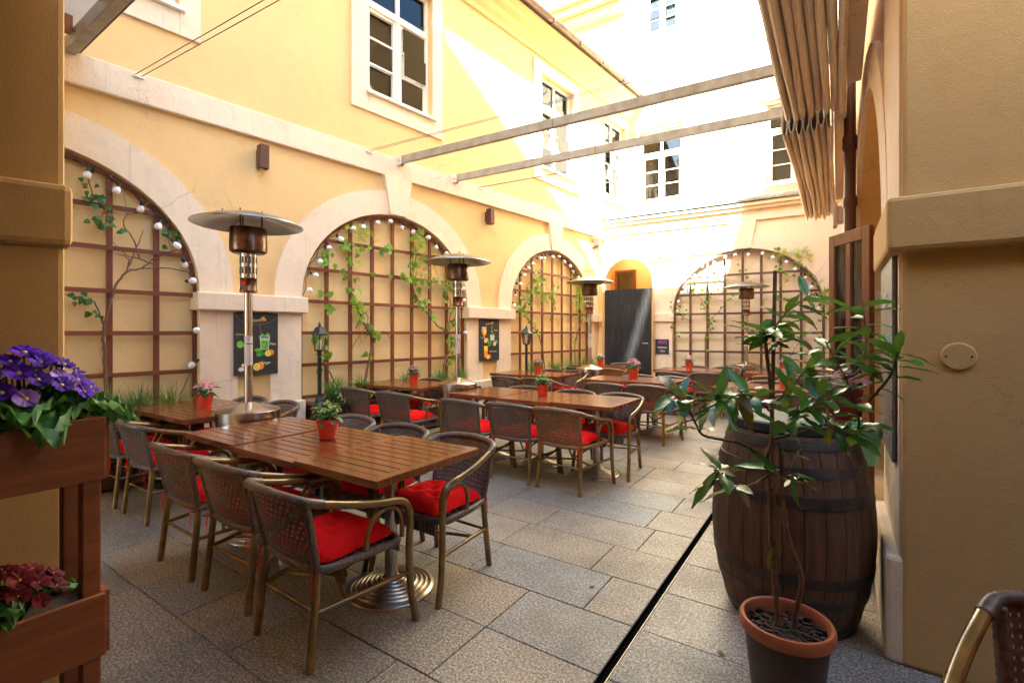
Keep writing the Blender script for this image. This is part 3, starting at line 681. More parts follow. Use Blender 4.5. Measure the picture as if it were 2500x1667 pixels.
# ------------------------------------------------------------------ string lights
bm_ = MB(); bm_.lathe([(0, -.072), (.012, -.070), (.022, -.062), (.0275, -.05), (.0285, -.04), (.025, -.026), (.016, -.012), (.011, 0)], 14)
bulb_me = bm_.mesh('bulb', BULB, 60)
sk = MB(); sk.lathe([(.012, -.006), (.0145, 0), (.0145, .03), (.008, .04), (0, .041)], 10); sock_me = sk.mesh('socket', CABLE, 40)
def strings(F, c, rx, ry, y, a0, a1, n, label, tail=None):
    t = tag(empty('string_lights', toworld(F, (c, y, 0)), F[1]), label, 'string lights')
    pts = []; bl = []
    for i in range(n * 4 + 1):
        a = a0 + (a1 - a0) * i / (n * 4); sag = .03 * math.sin(math.pi * (i % 4) / 4)
        pts.append((-(rx - sag) * math.cos(a), rl.uniform(-.008, .008), SPR + (ry - sag) * math.sin(a)))
        if i % 4 == 2: bl.append(pts[-1])
    for z in (1.86,): pass
    if tail: pts += tail; bl += [p for k, p in enumerate(tail) if k % 2 == 1]
    part('cable', MB().tube(pts, .0042, 5), CABLE, t, 60)
    for p in bl:
        q = (rl.uniform(-.75, .75), rl.uniform(-.7, .7), 0)
        if rl.random() < .45: q = (R(-rl.uniform(50, 105)), 0, rl.uniform(-.6, .6))
        b = obj('bulb', bulb_me, t, (p[0] * .985, p[1] - .045, p[2] - .03), q, 1.22)
        obj('socket', sock_me, b)
tl1 = [(1.43, 0, 1.8), (1.44, -.03, 1.5), (1.42, .02, 1.3), (1.43, -.04, 1.16), (1.30, 0, .8), (1.25, 0, .6)]
strings(FL, AC[0], 1.42, RYA - .05, .02, R(80), R(178), 10, 'string of white globe bulbs on the rim of the nearest trellis', tl1)
strings(FL, AC[1], 1.41, RYA - .05, .02, R(2), R(178), 18, 'string of white globe bulbs on the rim of the middle trellis', [(1.42, 0, 1.7), (1.42, 0, 1.5)])
strings(FL, AC[2], 1.41, RYA - .05, .02, R(2), R(178), 18, 'string of white globe bulbs on the rim of the farthest wall trellis')
strings(FB, CB, 1.41, RYA - .02, -.07, R(0), R(180), 18, 'string of white globe bulbs on the rim of the back wall trellis')

# ------------------------------------------------------------------ climbing plants (stem lines in wall x,z)
V2 = [[(3.85, 0.63), (3.97, 1.2), (4.03, 1.39), (3.9, 1.49), (3.85, 1.63), (3.74, 1.83), (3.67, 1.99), (3.63, 2.23), (3.67, 2.48), (3.63, 2.57), (3.54, 2.7)], [(5.33, 0.6), (5.35, 0.9), (5.51, 1.16), (5.54, 1.28), (5.43, 1.45), (5.21, 1.57), (4.94, 1.82), (4.8, 1.99), (4.71, 2.19), (4.69, 2.41), (4.77, 2.65), (4.71, 2.87), (4.73, 3.03)], [(3.52, 0.6), (3.31, 0.97), (3.21, 1.22), (3.21, 1.41), (3.28, 1.49), (3.3, 1.8), (3.27, 2.08), (3.31, 2.38), (3.29, 2.57)], [(4.09, 2.27), (4.39, 2.3), (4.63, 2.27), (4.94, 2.23), (5.3, 2.26), (5.65, 2.29)], [(5.46, 1.52), (5.52, 1.86), (5.44, 2.12), (5.43, 2.39)], [(3.43, 2.68), (3.67, 2.66), (3.99, 2.68), (4.24, 2.61)], [(3.74, 1.51), (3.85, 1.72), (3.9, 1.59), (3.67, 1.21), (3.63, 0.95)], [(4.09, 1.45), (4.21, 1.45), (4.34, 1.32)]]
V3 = [[(8.18, 0.62), (7.98, 1.33), (7.63, 1.64), (7.49, 1.93), (7.68, 2.21), (7.93, 2.44), (8.03, 2.6)], [(9.31, 0.61), (9.28, 1.19), (9.56, 1.7), (9.62, 1.87), (9.37, 2.21), (9.5, 2.49), (9.7, 2.7)], [(7.35, 1.81), (7.54, 2.17), (7.83, 2.34)], [(8.34, 1.68), (8.5, 1.97), (8.39, 2.22), (8.61, 2.52)], [(7.98, 2.75), (7.78, 2.58), (7.45, 2.28), (7.31, 1.98)]]
V1 = [[(1.05, 0.6), (1.02, 1.19), (1.01, 1.42), (1.04, 1.63), (1.1, 1.89), (1.19, 2.05), (1.3, 2.09), (1.41, 2.2), (1.62, 2.33)], [(1.19, 2.05), (1.2, 2.18), (1.11, 2.22)], [(1.3, 2.09), (1.51, 2.12), (1.66, 2.1), (1.77, 2.07)], [(1.41, 2.14), (1.28, 2.19), (1.18, 2.22), (1.04, 2.37)], [(1.28, 2.19), (1.24, 2.37), (1.16, 2.52), (1.19, 2.64), (1.17, 2.81)], [(1.2, 2.62), (1.33, 2.66), (1.44, 2.63)], [(1.01, 1.53), (0.94, 1.74), (0.84, 1.76), (0.73, 1.8)], [(1.2, 2.1), (1.27, 2.31), (1.32, 2.48)], [(0.89, 2.96), (0.91, 2.84), (0.94, 2.74), (1.01, 2.65), (0.98, 2.52), (0.97, 2.41)], [(1.01, 2.65), (1.03, 2.53), (1.02, 2.37)], [(1.53, 2.62), (1.53, 2.47), (1.55, 2.35)]]
V4 = [[(2.4, 0.55), (2.4, 1.33), (2.49, 1.68), (2.34, 2.1), (2.15, 2.57)], [(2.49, 1.71), (2.73, 1.96), (2.87, 2.15), (2.99, 2.21)], [(3.94, 0.55), (4.02, 0.98), (4.27, 1.37), (4.52, 1.69)], [(1.75, 2.26), (1.77, 1.86), (1.72, 1.52), (1.8, 1.22)], [(2.49, 1.78), (2.37, 2.33), (2.27, 2.72)], [(2.52, 2.29), (2.67, 2.7), (2.61, 2.99)], [(3.92, 2.44), (4.12, 2.69), (4.12, 2.87)], [(4.59, 2.32), (4.59, 1.91), (4.55, 1.23)], [(3.13, 3.01), (3.16, 2.76), (3.1, 2.61)], [(4.27, 2.74), (4.47, 2.47), (4.35, 2.27)], [(3.81, 3.19), (3.83, 2.86), (3.84, 2.41), (3.79, 0.74)], [(2.06, 1.72), (1.83, 1.86), (2.02, 1.95)]]
def vine(F, lines, y, label, leafset, dens, zmin, r0=.016, sprays=(), only=None, sprayn=60, lsz=1.0):
    o = lines[0][0]; t = tag(empty('climbing_plant', toworld(F, (o[0], y, 0)), F[1]), label, 'climber')
    cnt = 0
    for k, ln in enumerate(lines):
        pts = catmull([(x - o[0], rl.uniform(-.025, .02), z) for x, z in ln], 6)
        pts = [p + Vector((rl.uniform(-.006, .006), rl.uniform(-.006, .006), rl.uniform(-.004, .004))) for p in pts]
        n = len(pts); big = r0 if k in (0, 1) and (ln[0][1] < .7) else r0 * .45
        part('stem', MB().tube(pts, [max(.0022, big * (1 - .8 * i / n)) for i in range(n)], 6), BARK, t, 60)
        if only is not None and k not in only: continue
        L = sum((pts[i + 1] - pts[i]).length for i in range(n - 1))
        for j in range(int(L * dens)):
            p = pts[rl.randrange(n)]
            if p.z < zmin: continue
            q = p + Vector((rl.uniform(-.09, .09), rl.uniform(-.05, -.01), rl.uniform(-.07, .07)))
            d = Vector((rl.uniform(-.8, .8), rl.uniform(-.25, .1), rl.uniform(-1.0, .25))); nn_ = Vector((rl.uniform(-.45, .45), -1, rl.uniform(-.1, .6)))
            obj('leaf', rl.choice(leafset), t, q, aim(d, nn_), rl.uniform(.72, 1.15) * lsz); cnt += 1
    for (sx, sz, w, h) in sprays:                      # hanging sprays of small leaflets
        mb = MB()
        for j in range(sprayn):
            c = Vector((sx - o[0] + rl.gauss(0, w), rl.uniform(-.09, -.01), sz + rl.gauss(0, h)))
            d = Vector((rl.uniform(-1, 1), rl.uniform(-.5, .3), rl.uniform(-1.0, .3))).normalized()
            for m in range(5):
                for sd in (-1, 1):
                    b = c + d * (.022 * m); s = (d.cross(Vector((0, -1, 0))) * sd + d * .6).normalized() * .034
                    wv = s.cross(Vector((rl.uniform(-.4, .4), -1, rl.uniform(-.4, .4)))).normalized() * .0075
                    mb.add([b, b + s * .5 + wv, b + s, b + s * .5 - wv], [(0, 1, 2, 3)])
        so_ = part('leaflet_spray', mb, SPRAY, t); so_['kind'] = 'stuff'
    return cnt
c1 = vine(FL, V1, .01, 'mostly bare twisted ivy stem climbing the nearest trellis', IVYL, 34, 1.6, .018, only=(6, 8, 9, 10), lsz=.95)
c2 = vine(FL, V2, .01, 'leafy green climber spread over the middle trellis', VIN, 19, .9, .021, sprays=((3.78, 2.86, .09, .04), (4.95, 2.60, .12, .09), (5.05, 2.3, .16, .10), (4.78, 2.86, .06, .05), (3.75, 1.82, .06, .05)), sprayn=20, lsz=1.15, only=(0, 1, 2, 3, 4, 5))
c3 = vine(FL, V3, .01, 'bright green climber thickest at the right of the farthest wall trellis', VIN, 17, 1.0, .013, sprays=((9.45, 2.45, .14, .20), (9.5, 2.15, .15, .16), (9.72, 2.72, .10, .10), (8.0, 2.3, .10, .14)), sprayn=40, lsz=1.1)
c4 = vine(FB, V4, -.06, 'thin climber with sparse leaves on the back wall trellis', VIN, 12, 1.1, .015, sprays=((4.05, 3.08, .16, .05), (4.58, 2.1, .05, .14), (4.25, 3.0, .12, .05)), sprayn=16, lsz=.8)

# ------------------------------------------------------------------ planters under the arches with grasses and flowers
def tuft(loc, h, n, label, blade=.006, spread=.5, seed=0):
    r_ = random.Random(seed); mb = MB()
    for i in range(n):
        a = r_.uniform(0, 6.28); s = r_.uniform(.15, 1) * spread; b = Vector((r_.gauss(0, .035), r_.gauss(0, .03), 0)); hh = h * r_.uniform(.5, 1.05)
        d = Vector((math.cos(a), math.sin(a), 0)); pts = []
        for k in range(5):
            t_ = k / 4; pts.append(b + d * (s * hh * t_ ** 2) + Vector((0, 0, hh * (t_ - .28 * s * t_ * t_))))
        sd = d.cross(Vector((0, 0, 1))) * blade * .5; vs = []
        for k, p in enumerate(pts): w = 1 - (k / 4) ** 2 * .95; vs += [p - sd * w, p + sd * w]
        mb.add(vs, [(2 * k, 2 * k + 1, 2 * k + 3, 2 * k + 2) for k in range(4)])
    return tag(obj('grass_tuft', mb.mesh('grass_tuft', GRASS), loc=loc), label, 'grass tuft', 'grass tufts in the planters')
def bedding(loc, w, d, h, fl, label, n=140, seed=0):
    r_ = random.Random(seed); t = tag(empty('bedding_plant', loc), label, 'flowers', 'bedding flowers in the planters'); lm = MB(); fm = MB()
    for i in range(n * 2):
        p = Vector((r_.uniform(-w, w), r_.uniform(-d, d), 0)); p.z = h * (1 - (p.x / w) ** 2 * .5) * r_.uniform(.2, 1)
        q = Vector((r_.uniform(-1, 1), r_.uniform(-1, 1), r_.uniform(-.2, .9))).normalized(); s = q.orthogonal().normalized() * .011
        lm.add([p, p + q * .022 + s, p + q * .045, p + q * .022 - s], [(0, 1, 2, 3)])
    for i in range(n):
        p = Vector((r_.uniform(-w, w), r_.uniform(-d, d), 0)); p.z = h * (1 - (p.x / w) ** 2 * .5) * r_.uniform(.75, 1.15) + .01
        s = r_.uniform(.010, .018); a = Vector((1, 0, 0)) * s; b = Vector((0, .6, .8)) * s if r_.random() < .6 else Vector((0, 1, 0)) * s
        fm.add([p + a, p + b, p - a, p - b], [(0, 1, 2, 3)])
    part('foliage', lm, IVY, t)['kind'] = 'stuff'; part('blossom', fm, fl, t)['kind'] = 'stuff'
def planter(F, s0, s1, label, h=.55, y0=-.40, y1=.08):
    t = tag(empty('planter_box', toworld(F, (s0, 0, 0)), F[1]), label, 'planter'); L = s1 - s0
    for i in range(4): part('board', MB().box(.03, L - .03, y0, y0 + .025, .03 + i * .122, .03 + i * .122 + .117), DARKW, t, bev=.004)
    part('end_board', MB().box(0, .03, y0 + .002, y1, .02, h - .03), DARKW, t, bev=.004); part('end_board', MB().box(L - .03, L, y0 + .002, y1, .02, h - .03), DARKW, t, bev=.004)
    part('rim', MB().box(-.03, L + .03, y0 - .03, y0 + .05, h - .03, h + .01).box(-.03, .05, y0 + .05, y1, h - .03, h + .01).box(L - .05, L + .03, y0 + .05, y1, h - .03, h + .01), DARKW, t, bev=.006)
    part('soil', MB().box(.03, L - .03, y0 + .025, y1, h - .12, h - .04), SOIL, t)
planter(FL, -1.0, 1.74, 'long dark brown wooden planter box under the nearest trellis')
planter(FL, 3.02, 5.76, 'long dark brown wooden planter box under the middle trellis')
planter(FL, 7.08, 9.82, 'long dark brown wooden planter box under the farthest wall trellis')
planter(FB, 1.8, 4.5, 'long dark brown wooden planter box under the back wall trellis')
names = ['nearest', 'middle', 'farthest wall', 'back wall']
places = ['left end', 'left half', 'centre', 'right half', 'right end']
i_ = 0
for F, nm, ss in ((FL, 'nearest', (.75, .98, 1.25, 1.5)), (FL, 'middle', (3.3, 3.72, 4.45, 5.1, 5.55)), (FL, 'farthest wall', (7.5, 8.3, 8.9, 9.35, 9.75)), (FB, 'back wall', (2.1, 2.9, 3.6, 4.15))):
    for j, s in enumerate(ss):
        ordw = ['leftmost', 'second from left', 'third from left', 'fourth from left', 'fifth from left'][j]
        tuft(toworld(F, (s, -.16, .5)), (.52 if nm == 'nearest' else .46) if nm != 'back wall' else .34, 190, 'spiky green grass tuft, %s in the %s trellis planter' % (ordw, nm), .010, .95, i_); i_ += 1
bedding(toworld(FL, (3.38, -.22, .5)), .24, .13, .15, WHITEF, 'small white flowers at the lamp end of the middle planter', 130, 1)
bedding(toworld(FL, (3.82, -.2, .5)), .16, .12, .16, YELF, 'yellow flowers in the left half of the middle planter', 60, 2)
bedding(toworld(FL, (5.35, -.2, .5)), .2, .12, .2, YELF, 'yellow flowers at the right end of the middle planter', 60, 3)
bedding(toworld(FL, (8.75, -.2, .5)), .5, .12, .16, YELF, 'yellow flowers along the farthest wall planter', 110, 4)
bedding(toworld(FB, (2.2, -.2, .5)), .25, .1, .12, YELF, 'yellow flowers at the left of the back wall planter', 40, 5)
bedding(toworld(FB, (4.0, -.2, .5)), .35, .1, .12, YELF, 'yellow flowers at the right of the back wall planter', 60, 6)

# ------------------------------------------------------------------ lamp posts
def lamppost(s, label):
    w = toworld(FL, (s, -.40, .56)); t = tag(empty('lamp_post', w, FL[1]), label, 'lamp post', 'black lantern posts on the planters')
    part('base', MB().lathe([(.085, 0), (.085, .012), (.06, .03), (.05, .07), (.032, .10), (.027, .12)], 8), BLACKM, t, 30)
    part('post', MB().lathe([(.024, .12), (.024, .56), (.03, .575), (.024, .59), (.024, .64), (.036, .66)], 10), BLACKM, t, 30)
    fr = MB()
    for k in range(6):
        a = k * math.pi / 3; c, s_ = math.cos(a), math.sin(a)
        fr.tube([(.055 * c, .055 * s_, .665), (.088 * c, .088 * s_, .86)], .006, 5)
    fr.lathe([(.0, .66), (.057, .66), (.062, .672), (.055, .676)], 6).lathe([(.083, .852), (.094, .852), (.094, .866), (.083, .866)], 6)
    part('lantern_frame', fr, BLACKM, t)
    part('lantern_glass', MB().lathe([(.052, .675), (.083, .853)], 6), GLASS, t)
    part('lantern_bulb', MB().lathe([(0, .80), (.02, .79), (.026, .76), (.014, .72), (.01, .68)], 10), BULB, t, 60)
    part('cap', MB().lathe([(.118, .862), (.118, .87), (.085, .90), (.05, .95), (.018, .965), (.015, .98), (.018, .99), (.006, 1.005), (0, 1.03)], 6), BLACKM, t, 25)
lamppost(2.98, 'black lantern on a short post beside the first poster'); lamppost(7.02, 'black lantern on a short post beside the farther poster')

# ------------------------------------------------------------------ box wall lamps, brackets, wires, bars
def boxlamp(s, z, label):
    t = tag(empty('wall_lamp', toworld(FL, (s, -.002, z)), FL[1]), label, 'wall lamp', 'brown box lamps on the long wall')
    part('housing', MB().box(-.05, .05, -.16, -.04, -.14, .14), BROWNM, t, bev=.006); part('mount', MB().box(-.035, .035, -.04, 0, -.09, .09), BROWNM, t)
    part('lens', MB().box(-.035, .035, -.145, -.055, -.146, -.1405), GLASS, t)
boxlamp(2.44, 3.50, 'brown box lamp on the yellow wall above the first poster'); boxlamp(6.36, 3.52, 'brown box lamp on the yellow wall above the second poster'); boxlamp(10.10, 3.54, 'brown box lamp in the far corner of the long wall')
wl = tag(empty('wall_lamp', toworld(FB, (1.45, -.002, 3.36)), FB[1]), 'slim spotlight on the sunlit back wall above the chalkboard', 'wall lamp')
part('arm', MB().box(-.015, .015, -.16, 0, -.015, .015), TRIM, wl); part('head', MB().box(-.03, .03, -.17, -.13, -.10, .03), TRIM, wl, bev=.004)
BD = Vector((.998, .0626, 0))
def along(s, z, x_end):
    a = toworld(FL, (s, -.05, z)); t_ = (x_end - a.x) / BD.x; return a, a + BD * t_
for s, lab in ((4.40, 'nearer beige awning bar spanning the courtyard'), (5.51, 'second beige awning bar spanning the courtyard'), (9.46, 'farthest beige awning bar at the back corner')):
    a, b = along(s, 4.0, .10); L = (b - a).length
    t = tag(empty('awning_bar', a, math.atan2(BD.y, BD.x)), lab, 'bar', 'beige bars over the courtyard')
    part('rail', MB().box(.05, L, -.03, .03, -.055, .055) if s < 9 else MB().box(.05, L, -.018, .018, -.02, .02), BARM, t, bev=.004)
    part('bracket', MB().box(-.02, .09, -.045, -.03, -.08, .06).box(-.03, 0, -.05, .05, -.09, .07).box(-.02, .09, .03, .045, -.08, .06), WHITEP, t, bev=.003)
    part('seam', MB().box(L * .46, L * .46 + .008, -.032, .032, -.057, .057), GUTM, t)
    part('bolt', MB().box(.03, .045, -.05, -.045, -.01, .01).box(.06, .075, -.05, -.045, -.03, -.01), STEEL, t)
for s, lab in ((1.26, 'pair of thin steel wires nearest the camera'), (3.88, 'pair of thin steel wires left of the nearer awning bar'), (6.12, 'pair of thin steel wires right of the second awning bar'), (8.89, 'pair of thin steel wires near the back corner')):
    a, b = along(s, 3.97, .15); L = (b - a).length
    t = tag(empty('tension_wires', a, math.atan2(BD.y, BD.x)), lab, 'wires', 'wire pairs over the courtyard')
    part('wire', MB().tube([(0.02, -.03, .02), (L * .5, -.05, .0), (L, -.07, .03)], .0045, 5), WIRE, t); part('wire', MB().tube([(.02, .03, .03), (L * .5, .04, .03), (L, .07, .06)], .0045, 5), WIRE, t)
    part('bracket', MB().box(-.03, .04, -.05, .05, .0, .015).box(-.035, -.01, -.025, .025, -.10, .0).box(-.01, .02, -.03, -.012, .015, .05).box(-.01, .02, .012, .03, .015, .05), WHITEP, t, bev=.002)

# ------------------------------------------------------------------ folded fabric awning along the right wing
def bundle(y0, y1, x0, x1, ztop, drop, n, label, sh=0.0):
    t = tag(empty('folded_awning', ((x0 + x1) / 2, y0, ztop)), label, 'awning', 'folded canvas awnings')
    L = y1 - y0; p = (x1 - x0) / n; r_ = random.Random(int(y0 * 10))
    for i in range(n):
        cx = x0 + p * (i + .5) - (x0 + x1) / 2; dp = drop * r_.uniform(.93, 1.05); mb = MB(); K = 22; m = 12; vs = []
        ph = r_.uniform(0, 6)
        for j in range(K + 1):
            yy = L * j / K; w = p * .50 * (1.0 + .04 * math.sin(j * .5 + ph)); off = .006 * math.sin(j * .3 + ph); e = .01 * math.sin(j * .5 + ph * 2) + sh * (j / K)
            for k in range(m + 1):
                u = k / m
                if u < .3: x_, z_ = -w * (.35 + .65 * u / .3), -dp * (u / .3) * .80
                elif u > .7: x_, z_ = w * (.35 + .65 * (1 - u) / .3), -dp * ((1 - u) / .3) * .80
                else:
                    a = math.pi * (u - .3) / .4; x_, z_ = -w * math.cos(a), -dp * .80 - dp * .20 * math.sin(a)
                vs.append((cx + x_ + off * (-z_ / dp), yy, z_ + e * (-z_ / dp)))
        mb.add(vs, [(j * (m + 1) + k, j * (m + 1) + k + 1, (j + 1) * (m + 1) + k + 1, (j + 1) * (m + 1) + k) for j in range(K) for k in range(m)])
        o = part('fabric_fold', mb, FABRIC, t, 70); s_ = o.modifiers.new('thickness', 'SOLIDIFY'); s_.thickness = .006
    part('edge_panel', MB().box((x1 - x0) / 2 + .005, (x1 - x0) / 2 + .11, 0, L, -drop * .55, .02), FABRIC, t, bev=.02)
bundle(1.7, 5.22, -.42, .06, 3.93, .52, 8, 'near bundle of beige canvas awning folded against the right wing')
bundle(5.36, 9.62, -.46, -.04, 3.95, .60, 7, 'far bundle of beige canvas awning folded beside the downpipe')

# ------------------------------------------------------------------ posters and boards
def disc(parent, name, x, z, rx, rz, mat, y, seg=16, ang=(0, 2 * math.pi)):
    mb = MB(); n = seg; pts = [(x + rx * math.cos(ang[0] + (ang[1] - ang[0]) * i / n), z + rz * math.sin(ang[0] + (ang[1] - ang[0]) * i / n)) for i in range(n)]
    mb.prism(pts, y - .001, y); return part(name, mb, mat, parent)
OR = simple('orange_print', (0.80, 0.26, 0.01), 0.6, var=.2, vscale=30); LEM = simple('lemon_print', (0.85, 0.62, 0.04), 0.6, var=.2, vscale=40); LIM = simple('lime_print', (0.18, 0.48, 0.03), 0.6, var=.25, vscale=40)
MINTL = simple('mint_leaf_print', (0.04, 0.28, 0.03), 0.6, var=.4, vscale=60); REDP = simple('red_drink_print', (0.62, 0.02, 0.03), 0.5, var=.3, vscale=60); ICE = simple('ice_print', (0.62, 0.66, 0.62), 0.5, var=.3, vscale=60); PALE = simple('pale_print', (0.8, 0.72, 0.5), .6, var=.15, vscale=50); STRAW = simple('straw_print', (.25, .28, .38), .6); GREYL = simple('grey_line_print', (.18, .18, .19), .6)
def arc_line(parent, x, z, rx, rz, y):
    pts = [(x + rx * math.cos(math.pi * (1 + i / 24)), y, z + rz * math.sin(math.pi * (1 + i / 24))) for i in range(25)]
    part('printed_arc', MB().tube(pts, .0025, 4), GREYL, parent)
def citrus(p, x, z, r, y):
    disc(p, 'printed_fruit', x + r * .9, z + r * .25, r * .95, r, OR, y); disc(p, 'printed_slice', x, z, r * .92, r, LEM, y - .0012); disc(p, 'printed_slice', x, z, r * .78, r * .85, PALE, y - .0024); disc(p, 'printed_slice', x, z, r * .68, r * .75, LEM, y - .0036)
def mint(p, x, z, y, n=10, s=.02):
    for i in range(n): disc(p, 'printed_leaf', x + rl.uniform(-.035, .035), z + rl.uniform(-.035, .035), s * rl.uniform(.5, 1), s * rl.uniform(.4, .8), MINTL if i % 3 else LIM, y - .0008 * (i % 4), 8)
def skyline(p, x, z, y, s=1):
    part('printed_logo', MB().prism([(x, z), (x, z + .012 * s), (x + .006 * s, z + .012 * s), (x + .010 * s, z + .030 * s), (x + .014 * s, z + .014 * s), (x + .020 * s, z + .018 * s), (x + .024 * s, z + .040 * s), (x + .028 * s, z + .018 * s), (x + .034 * s, z + .045 * s), (x + .038 * s, z + .02 * s), (x + .044 * s, z)], y - .001, y), GOLD, p)
def poster(s0, s1, z0, z1, label):
    t = tag(empty('drinks_poster', toworld(FL, ((s0 + s1) / 2, -.05, z0)), FL[1]), label, 'poster', 'black drinks posters on the piers')
    w = s1 - s0; part('board', MB().box(-w / 2, w / 2, -.014, 0, 0, z1 - z0), SLATE, t, bev=.002); return t
y = -.0155
p1 = poster(2.14, 2.63, .955, 1.675, 'black drinks poster with Cherry, Mint and Ginger on the first pier'); 
arc_line(p1, 0, .72, .235, .135, y); letters('printed_word', 'Bohemia', .062, GOLD, p1, .0, y, .635, R(-8)); skyline(p1, .045, .645, y, 1.1)
letters('printed_word', 'Cherry', .034, GOLD, p1, -.18, y, .47); letters('printed_word', 'Mint', .038, PALE, p1, .185, y, .355); letters('printed_word', 'Ginger', .042, PALE, p1, .10, y, .135)
part('printed_glass', MB().prism([(-.13, .56), (-.115, .38), (-.06, .38), (-.045, .56)], y - .001, y), REDP, p1); part('printed_foam', MB().prism([(-.132, .56), (-.132, .575), (-.045, .575), (-.045, .56)], y - .0012, y), ICE, p1)
part('printed_straw', MB().prism([(-.150, .74 - .03), (-.145, .71), (-.105, .575), (-.112, .575)], y - .001, y), STRAW, p1); part('printed_straw', MB().prism([(.028, .60), (.034, .60), (.052, .47), (.046, .47)], y - .001, y), GREYL, p1)
disc(p1, 'printed_lime', -.18, .355, .038, .04, LIM, y); disc(p1, 'printed_lime', -.118, .34, .024, .036, PALE, y - .0012)
part('printed_glass', MB().prism([(.03, .455), (.045, .29), (.135, .29), (.15, .455)], y - .001, y), ICE, p1); part('printed_glass', MB().prism([(.045, .40), (.055, .295), (.127, .295), (.136, .40)], y - .0022, y - .001), LIM, p1)
mint(p1, .09, .46, y - .003, 9, .022); mint(p1, .10, .35, y - .003, 8, .016); mint(p1, .03, .26, y - .003, 14, .03); citrus(p1, .125, .245, .038, y - .004)
part('printed_glass', MB().prism([(-.128, .29), (-.112, .13), (-.06, .13), (-.045, .29)], y - .001, y), LEM, p1); part('printed_foam', MB().prism([(-.128, .29), (-.124, .25), (-.049, .25), (-.045, .29)], y - .0022, y - .001), ICE, p1)
disc(p1, 'printed_ginger', -.14, .115, .03, .022, PALE, y); disc(p1, 'printed_ginger', -.17, .07, .032, .024, ICE, y); disc(p1, 'printed_ginger', -.10, .06, .03, .02, ICE, y); disc(p1, 'printed_slice', -.105, .105, .034, .03, LEM, y - .0012)
citrus(p1, .0, .09, .045, y)
p2 = poster(6.12, 6.64, .94, 1.69, 'black drinks poster with cocktails on the second pier')
arc_line(p2, .02, .71, .22, .11, y); letters('printed_word', 'Bohemia', .058, GOLD, p2, 0.0, y, .665, R(-8)); skyline(p2, .05, .672, y, 1.0)
letters('printed_word', 'Mojito', .034, GOLD, p2, .17, y, .545); letters('printed_word', 'Aperol', .03, GOLD, p2, -.19, y, .415); letters('printed_word', 'Tequila sunrise', .032, PALE, p2, .085, y, .165)
part('printed_glass', MB().prism([(-.20, .60), (-.205, .53), (-.17, .455), (-.135, .44), (-.10, .46), (-.085, .53), (-.09, .60)], y - .001, y), OR, p2); part('printed_foam', MB().prism([(-.20, .605), (-.203, .57), (-.087, .57), (-.09, .605)], y - .0022, y - .001), ICE, p2)
disc(p2, 'printed_slice', -.125, .53, .042, .05, LEM, y - .0022); part('printed_stem', MB().prism([(-.145, .44), (-.14, .405), (-.13, .405), (-.128, .44)], y - .001, y), ICE, p2)
part('printed_straw', MB().prism([(.055, .64), (.062, .64), (.066, .52), (.058, .52)], y - .001, y), ICE, p2)
citrus(p2, -.11, .36, .042, y)
part('printed_glass', MB().prism([(.01, .47), (.02, .36), (.12, .36), (.13, .47)], y - .001, y), ICE, p2); mint(p2, .07, .49, y - .003, 9, .02); mint(p2, 0, .31, y - .003, 14, .028); disc(p2, 'printed_lime', .175, .335, .034, .038, LIM, y); disc(p2, 'printed_slice', .125, .30, .036, .042, LEM, y - .004); disc(p2, 'printed_slice', .125, .30, .028, .034, PALE, y - .005)
part('printed_glass', MB().prism([(-.15, .265), (-.135, .06), (-.06, .06), (-.05, .265)], y - .001, y), OR, p2); part('printed_glass', MB().prism([(-.148, .26), (-.142, .18), (-.054, .18), (-.052, .26)], y - .0022, y - .001), LEM, p2)
citrus(p2, -.05, .065, .042, y - .003)

cbt = tag(empty('chalkboard_door', toworld(FB, (.73, -.30, 0)), FB[1]), 'tall wiped black chalkboard panel standing in the arched doorway', 'chalkboard')
part('panel', MB().box(-.55, .57, -.02, .02, .02, 2.45), BOARD, cbt, bev=.004)
part('edge_batten', MB().box(-.602, -.552, -.035, .03, .02, 2.40), RAWW, cbt); part('edge_batten', MB().box(.572, .60, -.02, .03, .02, 2.45), RAWW, cbt)
part('chalk_scribble', MB().tube([(.36 + .012 * i, -.022, 1.20 + .012 * math.sin(i * 2.3)) for i in range(12)], .005, 5), CHALKW, cbt)
wf = tag(empty('wifi_sign', toworld(FB, (1.465, -.052, .95)), FB[1]), 'small black WIFI chalk sign on the white pilaster', 'sign')
part('board', MB().box(-.155, .155, -.012, 0, 0, .34), SLATE, wf, bev=.002)
letters('chalk_word', 'WIFI', .125, CHALKV, wf, 0, -.0145, .265, 0, .85); letters('chalk_word', 'bohemia', .062, CHALKW, wf, 0, -.0145, .155); letters('chalk_digits', '1234', .062, CHALKW, wf, 0, -.0145, .07)
sb = tag(empty('black_sign', (0.220, 3.12, .86), R(-90)), 'narrow black chalk sign hanging on the side of the right pier', 'sign')
part('board', MB().box(-.34, .34, -.018, -.004, 0, .95), simple('sheen_grey_board', (0.13, 0.115, 0.105), 0.5, var=0.2), sb, bev=.003)  # black board greyed: grazing sheen put into its base colour
letters('chalk_word', 'WiFi', .14, CHALKW, sb, 0, -.0195, .74); letters('chalk_word', 'bohemia1234', .085, CHALKG, sb, 0, -.0195, .55)

